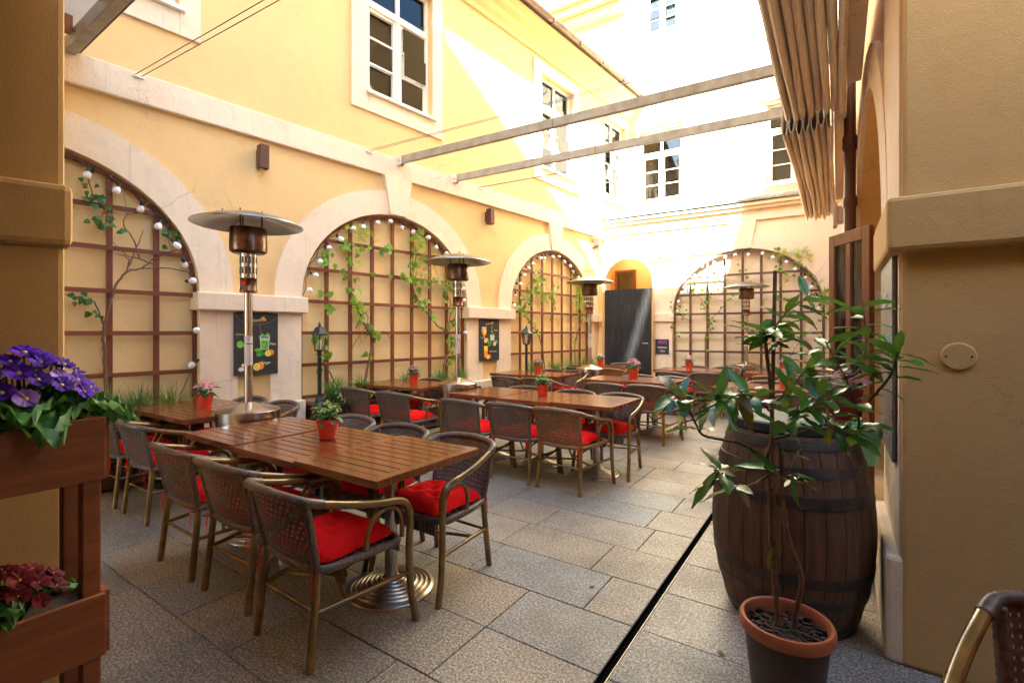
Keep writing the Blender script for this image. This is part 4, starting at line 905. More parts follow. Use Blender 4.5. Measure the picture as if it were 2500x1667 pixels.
# ------------------------------------------------------------------ wicker armchairs
def chair_parts(wick):
    P = []
    def wrap(pts, r, n):                       # tube with wound cane rings
        q = catmull(pts, n); return MB().tube(q, [r + (.0022 if i % 2 else 0) for i in range(len(q))], 9)
    rim = [(-.262, -.20, .712), (-.238, -.268, .735), (-.15, -.312, .752), (0, -.33, .760), (.15, -.312, .752), (.238, -.268, .735), (.262, -.20, .712)]
    P.append(('back_rim', wrap(rim, .0195, 14).mesh('back_rim', wick, 80)))
    for s in (-1, 1):
        arm = catmull([(s * .262, -.20, .712), (s * .283, -.06, .675), (s * .295, .08, .645), (s * .298, .17, .632), (s * .300, .225, .608), (s * .302, .25, .56), (s * .303, .254, .50)], 6)
        P.append(('arm', MB().tube(arm, .0182, 10).mesh('arm', BAMB, 80)))
        leg = catmull([(s * .303, .254, .50), (s * .300, .250, .34), (s * .303, .262, .15), (s * .308, .290, 0.0)], 5)
        P.append(('leg', MB().tube(leg, .0180, 10).mesh('leg', BAMB, 80)))
        rear = [(s * .212, -.195, .43), (s * .218, -.212, .25), (s * .226, -.240, 0.0)]
        P.append(('leg', MB().tube(rear, .0180, 10).mesh('leg', BAMB, 80)))
        post = [(s * .212, -.195, .40), (s * .222, -.225, .55), (s * .236, -.262, .725)]
        P.append(('back_post', wrap(post, .016, 16).mesh('back_post', wick, 80)))
        loop = catmull([(s * .268, .02, .425), (s * .274, .018, .50), (s * .280, .05, .575), (s * .284, .115, .606), (s * .285, .18, .59), (s * .284, .215, .53), (s * .283, .218, .44)], 6)
        P.append(('arm_loop', MB().tube(loop, .0115, 8).mesh('arm_loop', BAMB, 80)))
        P.append(('stretcher', MB().tube([(s * .219, -.215, .235), (s * .3, .252, .255)], .0115, 8).mesh('stretcher', BAMB, 80)))
    P.append(('cross_brace', MB().tube([(-.245, -.07, .24), (0, .03, .245), (.19, .19, .40)], .0095, 7).tube([(.245, -.07, .24), (0, .03, .256), (-.19, .19, .40)], .0095, 7).tube([(-.216, -.205, .235), (.216, -.205, .235)], .0095, 7).mesh('cross_brace', BAMB, 80)))
    # woven back panel
    mb = MB(); NU, NV = 30, 13
    def S(u, v, o=0.0):                         # u -1..1 , v 0..1
        return Vector(((.205 + .027 * v) * u, -.198 - .066 * v - (.020 + .048 * v) * (1 - u * u) + o, .405 + (.325 + .022 * (1 - u * u)) * v))
    for i in range(NU):
        u = -1 + 2 * (i + .5) / NU; w = .0108 / .21 * .5; vs = []
        for j in range(NV + 1):
            v = j / NV; o = .0012 * (1 if (i + j) % 2 else -1)
            vs += [S(u - w, v, o), S(u + w, v, o)]
        mb.add(vs, [(2 * j, 2 * j + 1, 2 * j + 3, 2 * j + 2) for j in range(NV)])
    for j in range(NV):
        v = (j + .5) / NV; w = .0172 / .34 * .5; vs = []
        for i in range(NU + 1):
            u = -1 + 2 * i / NU; o = .0012 * (1 if (i + j) % 2 else -1)
            vs += [S(u, v - w, o), S(u, v + w, o)]
        mb.add(vs, [(2 * i, 2 * i + 1, 2 * i + 3, 2 * i + 2) for i in range(NU)])
    P.append(('woven_back', mb.mesh('woven_back', wick)))
    fr = [(-.215, -.19, .415), (-.255, -.05, .418), (-.272, .1, .42), (-.25, .215, .42), (0, .245, .418), (.25, .215, .42), (.272, .1, .42), (.255, -.05, .418), (.215, -.19, .415), (0, -.215, .413), (-.215, -.19, .415)]
    P.append(('seat_rim', wrap(fr, .018, 10).mesh('seat_rim', wick, 80)))
    sm = MB(); n = 15
    for i in range(n):
        for j in range(n):
            x0 = -.25 + .5 * i / n; y0 = -.2 + .43 * j / n; o = .003 * (1 if (i + j) % 2 else -1)
            if abs(x0 + .016) > .25 * (.86 + .14 * min(1, (j + 4) / n)): continue
            sm.box(x0 + .002, x0 + .031, y0 + .001, y0 + .0277, .405 + o, .412 + o)
    for i in range(18):
        x0 = -.24 + .48 * i / 18; sm.box(x0, x0 + .022, .238, .246, .345, .41)
    P.append(('woven_seat', sm.mesh('woven_seat', wick)))
    # tufted cushion
    cm = MB(); n = 28; top = []; tufts = [(0, 0), (-.38, -.38), (.38, -.38), (-.38, .38), (.38, .38)]
    rr = random.Random(5); ph = [rr.uniform(0, 6.28) for _ in range(6)]
    def cz(a, b):
        e = max(0, (1 - abs(a) ** 3.2)) ** .5 * max(0, (1 - abs(b) ** 3.2)) ** .5; z = .012 + .072 * e
        for tx, ty in tufts:
            d2 = (a - tx) ** 2 + (b - ty) ** 2; z -= (.030 if tx or ty else .036) * math.exp(-d2 / .022) * e
            an = math.atan2(b - ty, a - tx); z += .0042 * math.sin(an * 6 + ph[0]) * math.exp(-d2 / .16) * e
        return z
    for k in (1, -1):
        vs = []
        for j in range(n + 1):
            for i in range(n + 1):
                a = -1 + 2 * i / n; b = -1 + 2 * j / n
                pin = 1 - .06 * (1 - min(1, abs(a) * abs(b) * 1.2)) - .10 * (abs(a) * abs(b)) ** 4
                z = cz(a, b) if k == 1 else .012 - .010 * max(0, (1 - abs(a) ** 4)) * max(0, (1 - abs(b) ** 4))
                vs.append((.232 * a * pin * (1 + .035 * (b > 0) * b), .215 * b * pin + .015, .425 + z))
        cm.add(vs, [(j * (n + 1) + i, j * (n + 1) + i + 1, (j + 1) * (n + 1) + i + 1, (j + 1) * (n + 1) + i) for j in range(n) for i in range(n)])
    P.append(('cushion', cm.mesh('cushion', RED, 80)))
    tie = MB()
    for s in (-1, 1):
        tie.add([(s * .195, -.235, .44), (s * .205, -.238, .44), (s * .207, -.245, .36), (s * .212, -.24, .31), (s * .204, -.24, .31), (s * .197, -.245, .36)], [(0, 1, 2, 5), (5, 2, 3, 4)])
    P.append(('cushion_tie', tie.mesh('cushion_tie', RED)))
    return P
_nt = RED.node_tree; _b = _nt.nodes['Principled BSDF']; _v = coords(_nt); _w = noise(_nt, _v, 13, 3, 0.5); _f = noise(_nt, _v, 300, 2)
_s = N(_nt, 'ShaderNodeMath', operation='MULTIPLY_ADD'); _nt.links.new(_w, _s.inputs[0]); _s.inputs[1].default_value = 9.0; _nt.links.new(_f, _s.inputs[2]); bump(_nt, _b, _s.outputs[0], 0.5, 0.004)
CH = {'dark': chair_parts(WICK), 'tan': chair_parts(WICKT)}
rc = random.Random(11)
def chair(x, y, deg, label, kind='dark', group='wicker armchairs at the tables'):
    t = tag(empty('wicker_armchair', (x, y, 0), R(deg)), label, 'chair', group); cu = None
    for nm, me in CH[kind]:
        o = obj(nm, me, cu if nm == 'cushion_tie' and cu else t)
        if nm == 'cushion':
            cu = o; o.location = (rc.uniform(-.012, .012), rc.uniform(-.012, .018), 0); o.rotation_euler = (0, 0, rc.uniform(-.06, .06))
    return t
D_ = 'dark wicker armchair with red cushion, '
chairs = [
 (-2.085, 1.475, -2, D_ + 'nearest the camera, at the nearest long table'), (-2.74, 1.535, 1, D_ + 'second along the near side of the nearest long table'), (-3.345, 1.535, -1, D_ + 'third along the near side of the nearest long table'),
 (-2.04, 2.19, 178, D_ + 'facing the camera at the right end of nearest table'), (-2.62, 2.20, 181, D_ + 'middle of the far side of the nearest long table'), (-3.24, 2.25, 179, D_ + 'far side of nearest table right behind the potted plant'),
 (-4.52, 1.71, 0, D_ + 'near side of left wall table, beside heater'), (-5.17, 1.70, 2, D_ + 'left wall table, partly behind the flower stand'), (-5.10, 2.42, 180, D_ + 'far side of left wall table, left of heater pole'), (-4.52, 2.42, 176, D_ + 'far side of left wall table, right of heater pole'),
 (-2.655, 4.115, 1, D_ + 'middle of the near side of the second long table'), (-3.20, 4.06, -2, D_ + 'left of the near side of the second long table'),
 (-1.99, 4.83, 178, D_ + 'facing the camera at the right end of second table'), (-2.55, 4.84, 180, D_ + 'middle of the far side of the second long table'), (-3.22, 4.86, 182, D_ + 'left of the far side of the second long table'),
 (-4.99, 4.15, 0, D_ + 'left one at the near side of middle planter table'), (-4.27, 4.10, 3, D_ + 'right one at the near side of middle planter table'), (-4.92, 4.92, 180, D_ + 'far side of the table by the middle planter'),
 (-4.31, 6.44, 0, D_ + 'left one before the table at the far lantern'), (-3.75, 6.45, 2, D_ + 'right one before the table at the far lantern'), (-4.30, 7.42, 180, D_ + 'left one behind the table at the far lantern'), (-3.87, 7.45, 176, D_ + 'right one behind the table at the far lantern'),
 (-2.63, 6.38, 0, D_ + 'left one before the table with large pink flowers'), (-2.06, 6.42, -2, D_ + 'right one before the table with large pink flowers'), (-2.60, 7.20, 180, D_ + 'left one behind the table with large pink flowers'), (-2.12, 7.20, 178, D_ + 'right one behind the table with large pink flowers'),
 (-4.24, 8.86, 0, D_ + 'before the table at the chalkboard, left'), (-3.95, 9.95, 180, D_ + 'between the chalkboard and its table'),
 (-2.38, 8.72, -12, D_ + 'left one before the back trellis table'), (-1.86, 8.90, 4, D_ + 'right one before the back trellis table'), (-2.42, 9.95, 180, D_ + 'left one behind the back trellis table'), (-1.82, 9.96, 177, D_ + 'right one behind the back trellis table'),
 (-0.87, 9.98, 180, D_ + 'left one behind the table in the far right corner'), (-0.28, 10.0, 180, D_ + 'right one behind the table in the far right corner'), (-0.33, 8.85, 0, D_ + 'right one before the table in the far right corner'),
 (-0.33, 6.45, 0, D_ + 'right one before the table behind the laurel'), (-0.80, 7.28, 180, D_ + 'behind the table seen through the laurel'),
]
for c in chairs: chair(*c)
T_ = 'tan wicker armchair with red cushion, '
chair(-2.10, 4.115, -3, T_ + 'right end of second long table, near side', 'tan', 'tan wicker armchairs')
chair(-3.58, 8.86, 0, T_ + 'before the table standing at the chalkboard', 'tan', 'tan wicker armchairs')
chair(-0.82, 6.42, 0, T_ + 'seen through the laurel in front of its table', 'tan', 'tan wicker armchairs')
chair(-0.87, 8.82, 0, T_ + 'before the table in the far right corner', 'tan', 'tan wicker armchairs')
chair(.52, 1.48, 166, 'dark wicker armchair cut off at the lower right corner of the picture')

# ------------------------------------------------------------------ tables
TW, TD = .664, .78
def table_parts():
    P = []; hx, hy, b = TW / 2, TD / 2, .062; z0, z1 = .712, .75
    def mit(pts): return MB().add([(x, y, z0) for x, y in pts] + [(x, y, z1) for x, y in pts], [(3, 2, 1, 0), (4, 5, 6, 7)] + [(i, (i + 1) % 4, (i + 1) % 4 + 4, i + 4) for i in range(4)])
    g_ = .0012
    P.append(('top_rail', mit([(-hx, -hy), (hx, -hy), (hx - b, -hy + b - g_), (-hx + b, -hy + b - g_)]).mesh('top_rail', TABLEW)))
    P.append(('top_rail', mit([(hx, hy), (-hx, hy), (-hx + b, hy - b + g_), (hx - b, hy - b + g_)]).mesh('top_rail', TABLEW)))
    P.append(('top_rail', mit([(hx, -hy + g_), (hx, hy - g_), (hx - b + g_, hy - b), (hx - b + g_, -hy + b)]).mesh('top_rail', TABLEW)))
    P.append(('top_rail', mit([(-hx, hy - g_), (-hx, -hy + g_), (-hx + b - g_, -hy + b), (-hx + b - g_, hy - b)]).mesh('top_rail', TABLEW)))
    n = 9; ys = -hy + b; w = (TD - 2 * b) / n
    sl = MB(); x = hx - b - .001; e = .0025; y0, y1 = .0036, w - .0036
    sl.add([(-x, y0, z0 + .012), (x, y0, z0 + .012), (x, y1, z0 + .012), (-x, y1, z0 + .012), (-x, y0, z1 - e), (x, y0, z1 - e), (x, y1, z1 - e), (-x, y1, z1 - e), (-x, y0 + e, z1), (x, y0 + e, z1), (x, y1 - e, z1), (-x, y1 - e, z1)],
           [(8, 9, 10, 11), (3, 2, 1, 0)] + [(i, (i + 1) % 4, (i + 1) % 4 + 4, i + 4) for i in range(4)] + [(i + 4, (i + 1) % 4 + 4, (i + 1) % 4 + 8, i + 8) for i in range(4)])
    slm = sl.mesh('slat', TABLEW)
    for i in range(n): P.append(('slat', slm, (0, ys + i * w, 0)))
    P.append(('under_frame', MB().box(-.25, .25, -.03, .03, .680, .7115).box(-.03, .03, -.30, -.03, .680, .7115).box(-.03, .03, .03, .30, .680, .7115).mesh('under_frame', BLACKM)))
    P.append(('column', MB().lathe([(.036, .05), (.036, .68)], 20).mesh('column', STEEL, 40)))
    prof = [(.245, 0), (.245, .008), (.238, .014)]
    for i in range(7):
        r0 = .234 - i * .027; zc = .014 + i * .0075
        prof += [(r0, zc), (r0 - .006, zc + .007), (r0 - .016, zc + .0085), (r0 - .023, zc + .003)]
    prof += [(.045, .072), (.036, .075)]
    P.append(('base', MB().lathe(prof, 40).mesh('base', BASEM, 50)))
    return P
TP = table_parts()
def table(x, y, label, grp, dz=0.0):
    t = tag(empty('slatted_table', (x, y, 0), R(random.uniform(-.5, .5))), label, 'table', grp)
    for p in TP:
        o = obj(p[0], p[1], t, p[2] if len(p) > 2 else None)
        if p[0] in ('top_rail', 'slat') and dz: o.location.z += dz
rows = [('nearest long table', [(-3.447, 1.91, 0), (-2.78, 1.90, -.006), (-2.113, 1.90, .006)], ['left', 'middle', 'right']),
        ('left wall table', [(-5.21, 2.11, 0), (-4.63, 2.11, .004)], ['left', 'right']),
        ('second long table', [(-3.39, 4.61, 0), (-2.725, 4.61, -.004), (-2.06, 4.61, .004)], ['left', 'middle', 'right']),
        ('table by the middle planter', [(-5.17, 4.68, 0), (-4.63, 4.70, .004)], ['left', 'right']),
        ('table at the far lantern', [(-4.62, 7.05, 0), (-3.965, 7.05, .004)], ['left', 'right']),
        ('table with large pink flowers', [(-2.86, 6.98, 0), (-2.20, 6.99, .004)], ['left', 'right']),
        ('table at the chalkboard', [(-4.38, 9.55, 0), (-3.72, 9.45, .004)], ['left', 'right']),
        ('table before the back trellis', [(-2.56, 9.42, 0), (-1.90, 9.42, .004)], ['left', 'right']),
        ('table in the far right corner', [(-1.02, 9.45, 0), (-.36, 9.45, .004)], ['left', 'right']),
        ('table seen through the laurel', [(-1.0, 6.95, 0), (-.34, 6.98, .004)], ['left', 'right'])]
for nm, ps, wd in rows:
    for (x, y, dz), w_ in zip(ps, wd): table(x, y, 'brown slatted wooden table, %s one of the %s' % (w_, nm), 'slatted tables on ribbed steel feet', dz)

# ------------------------------------------------------------------ patio heaters
def heater_parts():
    P = []
    P.append(('tank_housing', MB().lathe([(.222, 0), (.228, .01), (.228, .733), (.222, .737)], 32).mesh('tank_housing', STEEL, 40)))
    P.append(('lid', MB().lathe([(.236, .735), (.240, .738), (.240, .808), (.232, .815), (.12, .850), (.05, .870), (.04, .876)], 32).mesh('lid', STEEL, 30)))
    P.append(('pole', MB().lathe([(.031, .865), (.031, 1.78)], 18).lathe([(.034, 1.35), (.034, 1.36)], 18).mesh('pole', STEEL, 40)))
    P.append(('pole_sticker', MB().lathe([(.0318, 1.18), (.0318, 1.42)], 18).mesh('pole_sticker', simple('clear_sticker', (.62, .55, .52), .5, .2), 40)))
    P.append(('control_box', MB().lathe([(.045, 1.775), (.066, 1.78), (.066, 1.80), (.062, 1.805), (.062, 1.89), (.066, 1.895)], 20).mesh('control_box', STEELB, 40)))
    P.append(('knob', MB().box(-.012, .012, -.085, -.06, 1.84, 1.864).mesh('knob', RED)))
    P.append(('neck', MB().lathe([(.064, 1.895), (.064, 2.10)], 20).mesh('neck', STEEL, 40)))
    vb = MB()
    for row in range(2):
        for k in range(14):
            a = 2 * math.pi * k / 14; M = Matrix.Rotation(a, 4, 'Z'); vb.box(.0645, .0652, -.006, .006, 1.93 + row * .085, 1.985 + row * .085, M)
    P.append(('vent_grille', vb.mesh('vent_grille', SLATE)))
    P.append(('burner_screen', MB().lathe([(.06, 2.095), (.12, 2.10), (.138, 2.115), (.140, 2.14), (.138, 2.30), (.136, 2.305)], 28).lathe([(.1415, 2.15), (.1415, 2.165)], 28).lathe([(.1415, 2.19), (.1415, 2.2)], 28).mesh('burner_screen', STEELB, 40)))
    dm = MB(); dm.lathe([(.0, 2.44), (.10, 2.436), (.14, 2.425), (.30, 2.385), (.415, 2.34), (.42, 2.332), (.412, 2.333), (.30, 2.375), (.14, 2.415), (0, 2.428)], 40)
    P.append(('reflector', dm.mesh('reflector', DOME, 30)))
    rb = MB()
    for k in range(3):
        M = Matrix.Rotation(2 * math.pi * k / 3 + .4, 4, 'Z'); rb.box(.15, .41, -.003, .003, 2.330, 2.334, M) if False else rb.tube([M @ Vector((.13, 0, 2.41)), M @ Vector((.40, 0, 2.332))], .003, 5)
        rb.tube([M @ Vector((.10, 0, 2.30)), M @ Vector((.10, 0, 2.455))], .006, 6); rb.tube([M @ Vector((.30, 0, 2.37)), M @ Vector((.30, 0, 2.40))], .005, 5)
    P.append(('reflector_bracket', rb.mesh('reflector_bracket', STEELB)))
    return P
HP = heater_parts()
for (x, y, rz, lab) in ((-4.05, 2.10, 34, 'nearest tall steel mushroom heater behind the nearest long table'), (-4.00, 4.70, 60, 'steel mushroom heater between the middle planter table and second table'), (-3.67, 7.92, 20, 'steel mushroom heater standing left of the chalkboard'), (-1.50, 10.48, 80, 'steel mushroom heater in front of the back wall trellis')):
    t = tag(empty('patio_heater', (x, y, 0), R(rz)), lab, 'heater', 'steel mushroom patio heaters')
    for nm, me in HP:
        o = obj(nm, me, t)
        if nm == 'vent_grille': o['kind'] = 'stuff'

# ------------------------------------------------------------------ potted flowers on the tables
potm = MB().lathe([(0, 0), (.044, 0), (.047, .01), (.058, .085), (.062, .087), (.063, .11), (.058, .11), (.054, .095), (0, .095)], 20).mesh('pot', POTR, 40)
kleaf = [leaf_mesh('leaf', .075, .055, KALL, oval, .25, .3, .012), leaf_mesh('leaf', .06, .045, KALL, oval, .2, .5, .012)]
def flower_mesh(name, pet, r, n=5, cup=.2, w=.75):
    mb = MB()
    for k in range(n):
        a = 2 * math.pi * k / n; d = Vector((math.cos(a), math.sin(a), 0)); s = Vector((-d.y, d.x, 0)); z = Vector((0, 0, 1)); w_ = r * w
        mb.add([(0, 0, 0), tuple(d * r * .45 - s * w_ * .42 + z * r * cup * .4), tuple(d * r * .85 - s * w_ * .45 + z * r * cup), tuple(d * r * .93 + z * r * cup * .8), tuple(d * r * .85 + s * w_ * .45 + z * r * cup), tuple(d * r * .45 + s * w_ * .42 + z * r * cup * .4)], [(0, 1, 2, 3), (0, 3, 4, 5)])
    mb.cur = 1; mb.lathe([(0, r * .16), (r * .12, r * .12), (r * .16, r * .03)], 6)
    return mb.mesh(name, [pet, EYE], 60)
def floret_cluster(pet, n, R_, H, r, seed):
    r_ = random.Random(seed); mb = MB()
    for i in range(n):
        a = r_.uniform(0, 6.28); q = math.sqrt(r_.random()); d = Vector((math.cos(a) * q, math.sin(a) * q, 0)); c = Vector((d.x * R_, d.y * R_, H * (1 - .45 * q * q) + r_.uniform(-.012, .012)))
        up = (d * .8 + Vector((0, 0, 1))).normalized(); ax = up.orthogonal().normalized(); ay = up.cross(ax)
        for k in range(5):
            b = 2 * math.pi * k / 5 + i; e = ax * math.cos(b) + ay * math.sin(b); s = ax * -math.sin(b) + ay * math.cos(b)
            mb.add([c, c + e * r * .7 - s * r * .45 + up * r * .3, c + e * r + up * r * .2, c + e * r * .7 + s * r * .45 + up * r * .3], [(0, 1, 2, 3)])
    return mb.mesh('flower_head', pet)
heads = {'pink': floret_cluster(PINK, 85, .075, .115, .013, 1), 'lime': floret_cluster(LIMEF, 60, .085, .105, .008, 2), 'white': floret_cluster(WHITEF, 65, .075, .11, .011, 3)}
stemm = MB()
for i in range(9):
    a = i * .7; stemm.tube([(0, 0, 0), (.03 * math.cos(a), .03 * math.sin(a), .06), (.06 * math.cos(a), .06 * math.sin(a), .10)], .0025, 5)
stemm = stemm.mesh('stem', KALL)
def potplant(x, y, z, kind, sc, label, seed):
    r_ = random.Random(seed); t = tag(empty('flower_pot', (x, y, z), r_.uniform(0, 6)), label, 'potted plant', 'red flower pots on the tables'); t.scale = (sc,) * 3
    obj('pot', potm, t); obj('soil', MB().lathe([(0, .092), (.05, .09)], 10).mesh('soil', SOIL), t)
    for i in range(20):
        a = i * 2.4 + r_.uniform(-.3, .3); hh = .10 + .07 * (i / 20); d = Vector((math.cos(a), math.sin(a), r_.uniform(-.15, .55)))
        obj('leaf', r_.choice(kleaf), t, (.025 * math.cos(a), .025 * math.sin(a), hh), aim(d, (0, 0, 1)), r_.uniform(.8, 1.2))
    obj('stem', stemm, t, (0, 0, .10)); obj('flower_head', heads[kind], t, (0, 0, .10), (0, 0, r_.uniform(0, 6)))
pots = [(-2.80, 1.97, 'lime', 1.16, 'red pot with yellow green buds on the nearest long table'), (-4.86, 2.12, 'pink', 1.15, 'red pot with pink flowers on the left wall table'), (-2.72, 4.64, 'lime', 1.1, 'red pot with pale green flowers on the second long table'), (-4.84, 4.76, 'pink', 1.12, 'red pot with pale pink flowers on the middle planter table'),
        (-4.36, 7.28, 'pink', 1.1, 'red pot with pink flowers on the table at far lantern'), (-2.60, 7.18, 'pink', 1.35, 'red pot with the largest pink flower ball, before the chalkboard'), (-4.25, 9.72, 'white', 1.15, 'red pot with white flowers left of the chalkboard'), (-2.38, 9.62, 'pink', 1.15, 'red pot with pink flowers before the back trellis'),
        (-.78, 9.70, 'pink', 1.1, 'red pot with pink flowers in the far right corner'), (-.56, 6.98, 'pink', 1.05, 'red pot with pink flowers seen through the laurel')]
for i, (x, y, k, s, l) in enumerate(pots): potplant(x, y, .7505, k, s, l, 40 + i)

# ------------------------------------------------------------------ wine barrel
BX, BY = -.215, 2.93
BRL = tag(empty('wine_barrel', (BX, BY, 0)), 'large dark oak wine barrel with iron hoops behind the laurel pot', 'barrel')
Hb = .95; rb_ = lambda z: .285 + .088 * (1 - ((z - Hb / 2) / (Hb / 2)) ** 2)
ns = 26; st = MB(); vs = []; kz = 12
for i in range(kz + 1):
    z = Hb * i / kz; r = rb_(z); a = math.pi / ns - .0018 / r
    for rr_, sg in ((r, -1), (r + .0015, 0), (r, 1), (r - .028, 1), (r - .028, -1)): vs.append((rr_ * math.cos(a * sg), rr_ * math.sin(a * sg), z))
st.add(vs, [(i * 5 + k, i * 5 + (k + 1) % 5, i * 5 + 5 + (k + 1) % 5, i * 5 + 5 + k) for i in range(kz) for k in range(5)] + [(4, 3, 2, 1, 0), tuple(kz * 5 + k for k in range(5))])
sme = st.mesh('stave', BARRW, 35)
for k in range(ns): obj('stave', sme, BRL, (0, 0, random.uniform(-.003, .003)), (0, 0, 2 * math.pi * k / ns))
for z, w in ((.022, .05), (.165, .045), (.275, .05), (.640, .055), (.775, .045), (.895, .045)):
    part('hoop', MB().lathe([(rb_(z) + .001, z), (rb_(z) + .005, z + .001), (rb_(z + w) + .005, z + w - .001), (rb_(z + w) + .001, z + w)], 48), HOOP, BRL, 30)
for i in range(6):
    x0 = -.25 + i * .0835; hw = lambda x: math.sqrt(max(0, .252 ** 2 - x * x)); x1 = x0 + .081
    part('head_plank', MB().add([(x0, -hw(x0), .91), (x1, -hw(x1), .91), (x1, hw(x1), .91), (x0, hw(x0), .91), (x0, -hw(x0), .93), (x1, -hw(x1), .93), (x1, hw(x1), .93), (x0, hw(x0), .93)], [(3, 2, 1, 0), (4, 5, 6, 7)] + [(j, (j + 1) % 4, (j + 1) % 4 + 4, j + 4) for j in range(4)]), BARRW, BRL)
tr = tag(obj('barrel_tray', MB().lathe([(0, .951), (.262, .951), (.272, .96), (.272, 1.0), (.262, 1.008), (0, 1.004)], 40).mesh('barrel_tray', SLATE, 30), loc=(BX, BY, 0)), 'round dark slab lying on top of the wine barrel', 'slab')
wp = tag(empty('flower_pot', (.02, 3.02, 1.009)), 'wine red pot with pink flowers on the barrel top', 'potted plant')
part('pot', MB().lathe([(0, 0), (.065, 0), (.085, .13), (.09, .15), (.082, .15), (.075, .13), (0, .13)], 22), WINE, wp, 40)
for i in range(16): obj('leaf', rl.choice(kleaf), wp, (0, 0, .13 + .003 * i), aim((math.cos(i * 2.4), math.sin(i * 2.4), .3), (0, 0, 1)), 1.4)
for i, (a, b, c) in enumerate(((0, 0, .15), (-.06, -.04, .12), (.06, .03, .13))): obj('flower_head', heads['pink'], wp, (a, b, c), (0, 0, i * 2), .8)
bk = tag(empty('hanging_bucket', (.125, 3.42, .70)), 'pale green tapered bucket hanging behind the barrel', 'bucket')
part('pail', MB().lathe([(0, 0), (.058, 0), (.085, .21), (.090, .212), (.090, .222), (.082, .222), (.056, .012), (0, .012)], 24), MINTP, bk, 40); part('hook', MB().tube([(.085, 0, .21), (.10, 0, .30), (.09, 0, .36)], .004, 6), STEEL, bk)
part('scoop', MB().box(-.012, .012, -.02, -.012, .10, .34, Matrix.Rotation(R(-18), 4, 'Y')), ORANGEP, bk)
wc = tag(empty('watering_can', (.12, 3.62, 0)), 'bright green watering can on the ground behind the barrel', 'watering can')
part('body', MB().lathe([(0, 0), (.10, 0), (.105, .02), (.095, .26), (.085, .28), (0, .28)], 22), GREENP, wc, 40); part('handle', MB().tube(catmull([(-.06, 0, .27), (-.04, 0, .38), (.06, 0, .40), (.12, 0, .32), (.10, 0, .15)], 5), .012, 8), GREENP, wc, 60); part('spout', MB().tube([(0, -.09, .06), (0, -.2, .2), (0, -.28, .34)], [.022, .016, .014], 8), GREENP, wc, 60)

# ------------------------------------------------------------------ potted laurel in front of the barrel
LA = {
  'trunk1': [(-0.184, 2.119, 0.265), (-0.19, 2.116, 0.316), (-0.205, 2.117, 0.495), (-0.214, 2.123, 0.625), (-0.222, 2.142, 0.839), (-0.234, 2.134, 0.942), (-0.218, 2.157, 1.025), (-0.219, 2.168, 1.161), (-0.229, 2.174, 1.299), (-0.242, 2.165, 1.412), (-0.252, 2.158, 1.446)],
  'trunk2': [(-0.141, 2.124, 0.278), (-0.136, 2.128, 0.361), (-0.116, 2.129, 0.482), (-0.118, 2.127, 0.548), (-0.155, 2.115, 0.659), (-0.176, 2.125, 0.801), (-0.182, 2.145, 0.913), (-0.194, 2.161, 1.019)],
  'top': [(-0.242, 2.165, 1.412), (-0.204, 2.226, 1.482), (-0.184, 2.264, 1.518), (-0.126, 2.327, 1.581), (-0.079, 2.383, 1.615)],
  'left': [(-0.231, 2.136, 0.95), (-0.315, 2.055, 1.018), (-0.412, 1.942, 1.052), (-0.437, 1.9, 1.086), (-0.463, 1.859, 1.171), (-0.49, 1.841, 1.203), (-0.518, 1.798, 1.238)],
  'left2': [(-0.21, 2.126, 0.905), (-0.261, 2.044, 0.875), (-0.315, 1.958, 0.874), (-0.35, 1.899, 0.936), (-0.374, 1.871, 0.95)],
  'right': [(-0.218, 2.157, 1.028), (-0.134, 2.201, 1.053), (-0.048, 2.223, 1.093), (0.0, 2.232, 1.08), (0.055, 2.257, 1.057), (0.065, 2.263, 1.123), (0.042, 2.248, 1.215), (0.018, 2.244, 1.288), (-0.018, 2.232, 1.363), (-0.041, 2.228, 1.413)],
  'right2': [(0.021, 2.246, 1.272), (0.071, 2.34, 1.301), (0.094, 2.392, 1.386), (0.088, 2.411, 1.49), (0.084, 2.433, 1.579)],
  'far': [(0.065, 2.263, 1.14), (0.116, 2.274, 1.217), (0.162, 2.28, 1.293), (0.181, 2.281, 1.358), (0.189, 2.287, 1.382)],
  'mid': [(-0.219, 2.168, 1.135), (-0.263, 2.066, 1.195), (-0.305, 1.989, 1.217), (-0.356, 1.931, 1.187), (-0.378, 1.892, 1.206)],
  'mid2': [(-0.219, 2.168, 1.161), (-0.162, 2.279, 1.223), (-0.113, 2.361, 1.292), (-0.068, 2.427, 1.335)],
  'mid3': [(-0.213, 2.16, 1.042), (-0.144, 2.122, 1.123), (-0.086, 2.089, 1.182), (-0.032, 2.077, 1.227)],
  'low': [(-0.219, 2.144, 0.839), (-0.185, 2.095, 0.891), (-0.147, 2.072, 0.928), (-0.119, 2.067, 0.91)],
}
PX, PY = -.165, 2.12
LT = tag(empty('potted_laurel', (PX, PY, 0)), 'laurel bush with glossy dark leaves in a dark pot with terracotta rim', 'shrub')
part('pot', MB().lathe([(0, 0), (.112, 0), (.115, .02), (.146, .31), (.146, .33)], 36), POTD, LT, 40)
part('pot_rim', MB().lathe([(.143, .31), (.158, .312), (.163, .325), (.163, .348), (.157, .358), (.147, .358), (.141, .35), (.140, .30)], 36), TERRA, LT, 50)
so_ = MB(); r_ = random.Random(9); so_.lathe([(0, .315), (.04, .318), (.08, .312), (.12, .306), (.142, .30)], 30)
for i in range(260):
    a = r_.uniform(0, 6.28); q = .136 * math.sqrt(r_.random()); s = r_.uniform(.003, .009); so_.box(q * math.cos(a) - s, q * math.cos(a) + s, q * math.sin(a) - s * .7, q * math.sin(a) + s * .7, .303, .314 + s * 1.3, None)
part('soil', so_, SOIL, LT)
